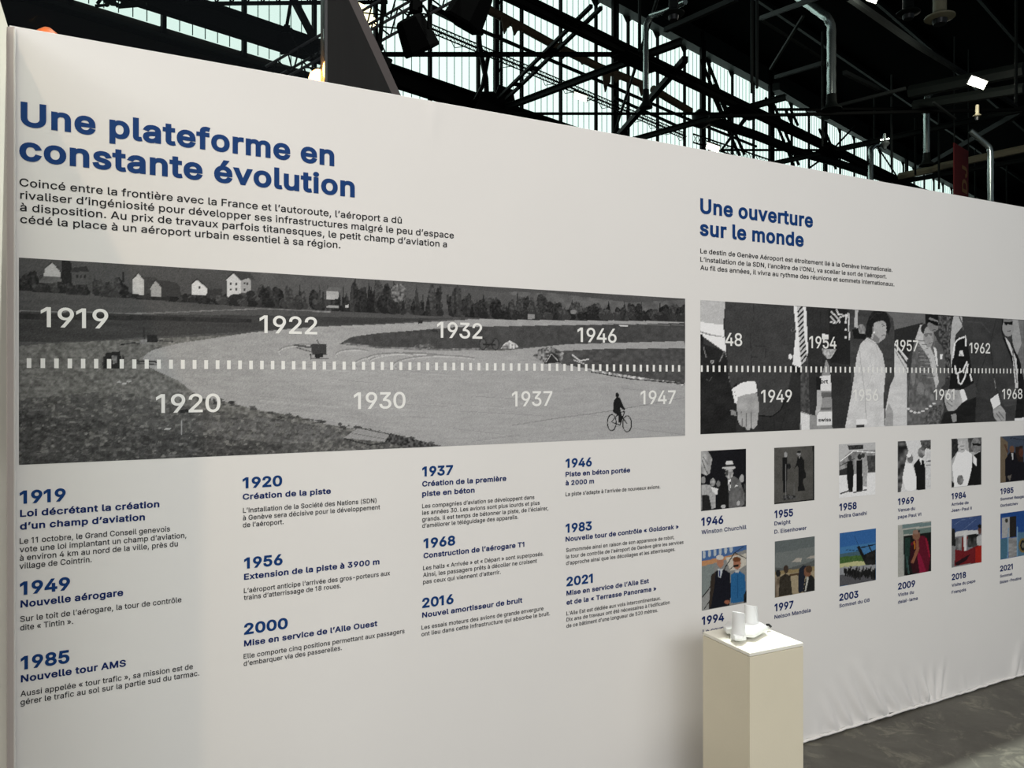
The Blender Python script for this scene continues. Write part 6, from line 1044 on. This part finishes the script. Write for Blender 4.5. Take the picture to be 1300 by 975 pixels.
CAP = [
 ('1946', 890.1, 918.1, 667.2, 10.2, [("Winston Churchill", 890.3, 947.4, 678.2)], 5.2),
 ('1955', 983, 1006.6, 657.3, 9.4, [("Dwight", 983, 1003.4, 667), ("D. Eisenhower", 983, 1023.6, 677.5)], 4.9),
 ('1958', 1065.4, 1087.4, 647.9, 8.7, [("Indira Gandhi", 1065.4, 1100.2, 657.6)], 4.5),
 ('1969', 1139.7, 1160, 640.6, 8.1, [("Venue du", 1139.7, 1161.4, 649.8), ("pape Paul VI", 1139.7, 1169.2, 658.4)], 4.1),
 ('1984', 1207.7, 1226.2, 633.5, 7.5, [("Arrivée de", 1207.7, 1229.4, 642.2), ("Jean-Paul II", 1207.7, 1233.3, 650)], 3.8),
 ('1985', 1269.9, 1286.4, 627, 7.0, [("Sommet Reagan-", 1269.9, 1303.5, 635.4), ("Gorbatchev", 1269.9, 1292.2, 643.5)], 3.5),
 ('1994', 890.8, 919, 792.8, 10.2, [("Le couple", 892, 925, 804.5)], 5.2),
 ('1997', 983.1, 1007.1, 775.6, 9.4, [("Nelson Mandela", 983.1, 1028.9, 785.7)], 4.9),
 ('2003', 1065.3, 1089.5, 762.3, 8.7, [("Sommet du G8", 1065.3, 1103.7, 771.3)], 4.5),
 ('2009', 1139.8, 1161.6, 748, 8.1, [("Visite du", 1139.8, 1159.9, 757.4), ("dalaï-lama", 1139.8, 1164.8, 766.3)], 4.1),
 ('2018', 1208.1, 1226.2, 736, 7.5, [("Visite du pape", 1208.1, 1238, 745), ("François", 1208.1, 1226.2, 753.7)], 3.8),
 ('2021', 1269.4, 1285.5, 725, 7.0, [("Sommet", 1269.4, 1285, 733.3), ("Biden-Poutine", 1269.4, 1296.3, 741)], 3.5)]
for yr, xl, xr, yb, cap, lines, c2 in CAP:
    text('photo_year', [(yr, xl, xr, yb, xl + 2)], cap, 27, B2, dw, label='bold blue year %s under a small photo' % yr, track=-30)
    text('photo_caption', lines, c2, 14, B2, dw, label='blue caption under the small photo dated %s' % yr)
# lettering on the red banner
def flat_text(s_, org, ux, uy, size, d, m, par, name):
    V, Fc, w = layout(s_, d); q = MB(); q.add([org + ux * (v[0] / 509 * size) + uy * (v[1] / 509 * size) for v in V], Fc); q.build(name, M[m], par)
bpn = bpy.data.objects['hanging_banner']
wB = (b := HP(1229.5, 192, 7)) - HP(1211.5, 181, 7)
for k_, ch_ in enumerate('DJ'):
    flat_text(ch_, HP(1211.5, 181, 7) + wB * .86 + Vector((0, 0, -1.30 + k_ * .46)) - N * .012, Vector((0, 0, 1)), -H, .44, 30, 'goldink', bpn, 'letter')

# ---------------------------------------------------------------- pedestal and the white model on it
ZPED = EYE - .93
A_, B_, C_ = ZP(890.5, 802.9, ZPED), ZP(952, 829.4, ZPED), ZP(1020.6, 815.8, ZPED)
ux = (C_ - B_).normalized(); uy = Vector((-ux.y, ux.x, 0)); S_ = .244
ped = empty('pedestal', Vector(((A_.x + C_.x) / 2, (A_.y + C_.y) / 2, 0)), 'cream painted square display pedestal standing in front of the wall', 'pedestal')
def sq(o, s, z): return [o + Vector((0, 0, z)), o + ux * s + Vector((0, 0, z)), o + ux * s + uy * s + Vector((0, 0, z)), o + uy * s + Vector((0, 0, z))]
o0 = Vector((B_.x, B_.y, 0))
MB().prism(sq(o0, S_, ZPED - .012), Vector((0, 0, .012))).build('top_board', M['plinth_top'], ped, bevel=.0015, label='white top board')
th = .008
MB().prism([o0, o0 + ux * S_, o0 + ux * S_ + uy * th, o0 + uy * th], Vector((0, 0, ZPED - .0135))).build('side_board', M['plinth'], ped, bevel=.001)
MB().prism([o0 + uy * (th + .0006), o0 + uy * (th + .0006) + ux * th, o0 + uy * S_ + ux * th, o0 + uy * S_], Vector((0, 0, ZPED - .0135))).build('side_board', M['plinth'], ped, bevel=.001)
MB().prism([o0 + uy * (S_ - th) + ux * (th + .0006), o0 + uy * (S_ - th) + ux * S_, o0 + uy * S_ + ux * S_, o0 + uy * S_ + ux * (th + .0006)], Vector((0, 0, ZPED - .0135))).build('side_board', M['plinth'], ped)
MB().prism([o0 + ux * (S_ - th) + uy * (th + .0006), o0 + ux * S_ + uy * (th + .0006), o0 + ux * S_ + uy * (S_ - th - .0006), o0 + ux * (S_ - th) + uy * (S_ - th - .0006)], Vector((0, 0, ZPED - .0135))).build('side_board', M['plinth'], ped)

def cp(x, y, z): return ZP(880 + x / 8.125, 750 + y / 8.125, z)
md = empty('tabletop_model', cp(540, 430, ZPED), 'glossy white plastic model with two tapered round towers on the pedestal', 'model')
zt = ZPED + .032; zl = ZPED + .012
deck = [cp(x, y, zt) for x, y in ((310, 358), (350, 318), (420, 308), (500, 312), (560, 296), (668, 300), (778, 362), (640, 436), (545, 430), (505, 472), (430, 472), (398, 440), (395, 400), (340, 392))]
def shrink(P, f):
    c = sum(P, Vector()) / len(P); return [c + (p_ - c) * f for p_ in P]
def loft(q, loops):
    n = len(loops[0]); vs = [v for l in loops for v in l]; fs = [tuple(range(n - 1, -1, -1)), tuple((len(loops) - 1) * n + k for k in range(n))]
    for i in range(len(loops) - 1):
        for k in range(n): fs.append((i * n + k, i * n + (k + 1) % n, (i + 1) * n + (k + 1) % n, (i + 1) * n + k))
    return q.add(vs, fs)
dn = lambda P, z: [Vector((p_.x, p_.y, z)) for p_ in P]
loft(MB(), [dn(shrink(deck, .86), zl), dn(shrink(deck, .97), zl + .004), dn(deck, zt - .008), dn(shrink(deck, .95), zt)]).build('base_plate', M['plastic'], md, bevel=.0012)
def tower(x, y, r, h_, slant, ang):
    c = cp(x, y, zt); n = 28; loops = []
    for (rr, zz, sl) in ((1.16, -.020, 0), (1.12, -.004, 0), (1.06, .004, 0), (1.0, .012, 0), (.94, h_ * .5, 0), (.90, h_ - .004, 1), (.86, h_, 1), (.74, h_ + .0004, 1), (.70, h_ - .002, 1), (.45, h_ - .0022, 1)):
        L_ = []
        for k in range(n):
            a_ = 2 * math.pi * k / n; dx = math.cos(a_) * r * rr; dy = math.sin(a_) * r * rr * .94
            L_.append(c + Vector((dx, dy, zz + sl * slant * (dx * math.cos(ang) + dy * math.sin(ang)))))
        loops.append(L_)
    return loft(MB(), loops).build('tower', M['plastic'], md, smooth=True)
tower(466, 432, .0245, .072, .25, ALPHA + 2.6)
tower(596, 322, .0265, .060, .25, ALPHA + 2.6)
c = cp(462, 478, ZPED); MB().lathe(Vector((c.x, c.y, ZPED)), [(.020, 0), (.021, .006), (.021, .011)], 20).build('foot', M['blackp'], md)
c = cp(462, 462, ZPED + .01); MB().lathe(Vector((c.x, c.y, ZPED + .006)), [(.023, 0), (.026, .008), (.026, .03)], 24).build('collar', M['plastic'], md, smooth=True)
for x, y in ((345, 385), (745, 372)):
    c = cp(x + 10, y + 15, ZPED); MB().lathe(Vector((c.x, c.y, ZPED)), [(.008, 0), (.008, .013)], 12).build('foot', M['plastic'], md)
c = cp(760, 352, ZPED + .025); MB().path([c, c + ux * .012 + uy * .003 + Vector((0, 0, -.002)), c + ux * .020 - Vector((0, 0, .010))], .0045, 8).build('cable_plug', M['blackp'], md, label='black plug at the right end')
q = MB()
for (x0, y0, x1, y1) in ((566, 382, 580, 398), (580, 398, 600, 384), (600, 384, 650, 364)):
    q.bar(cp(x0, y0, zt + .0006), cp(x1, y1, zt + .0006), .0014, .0006)
q.build('printed_mark', M['greyp'], md)
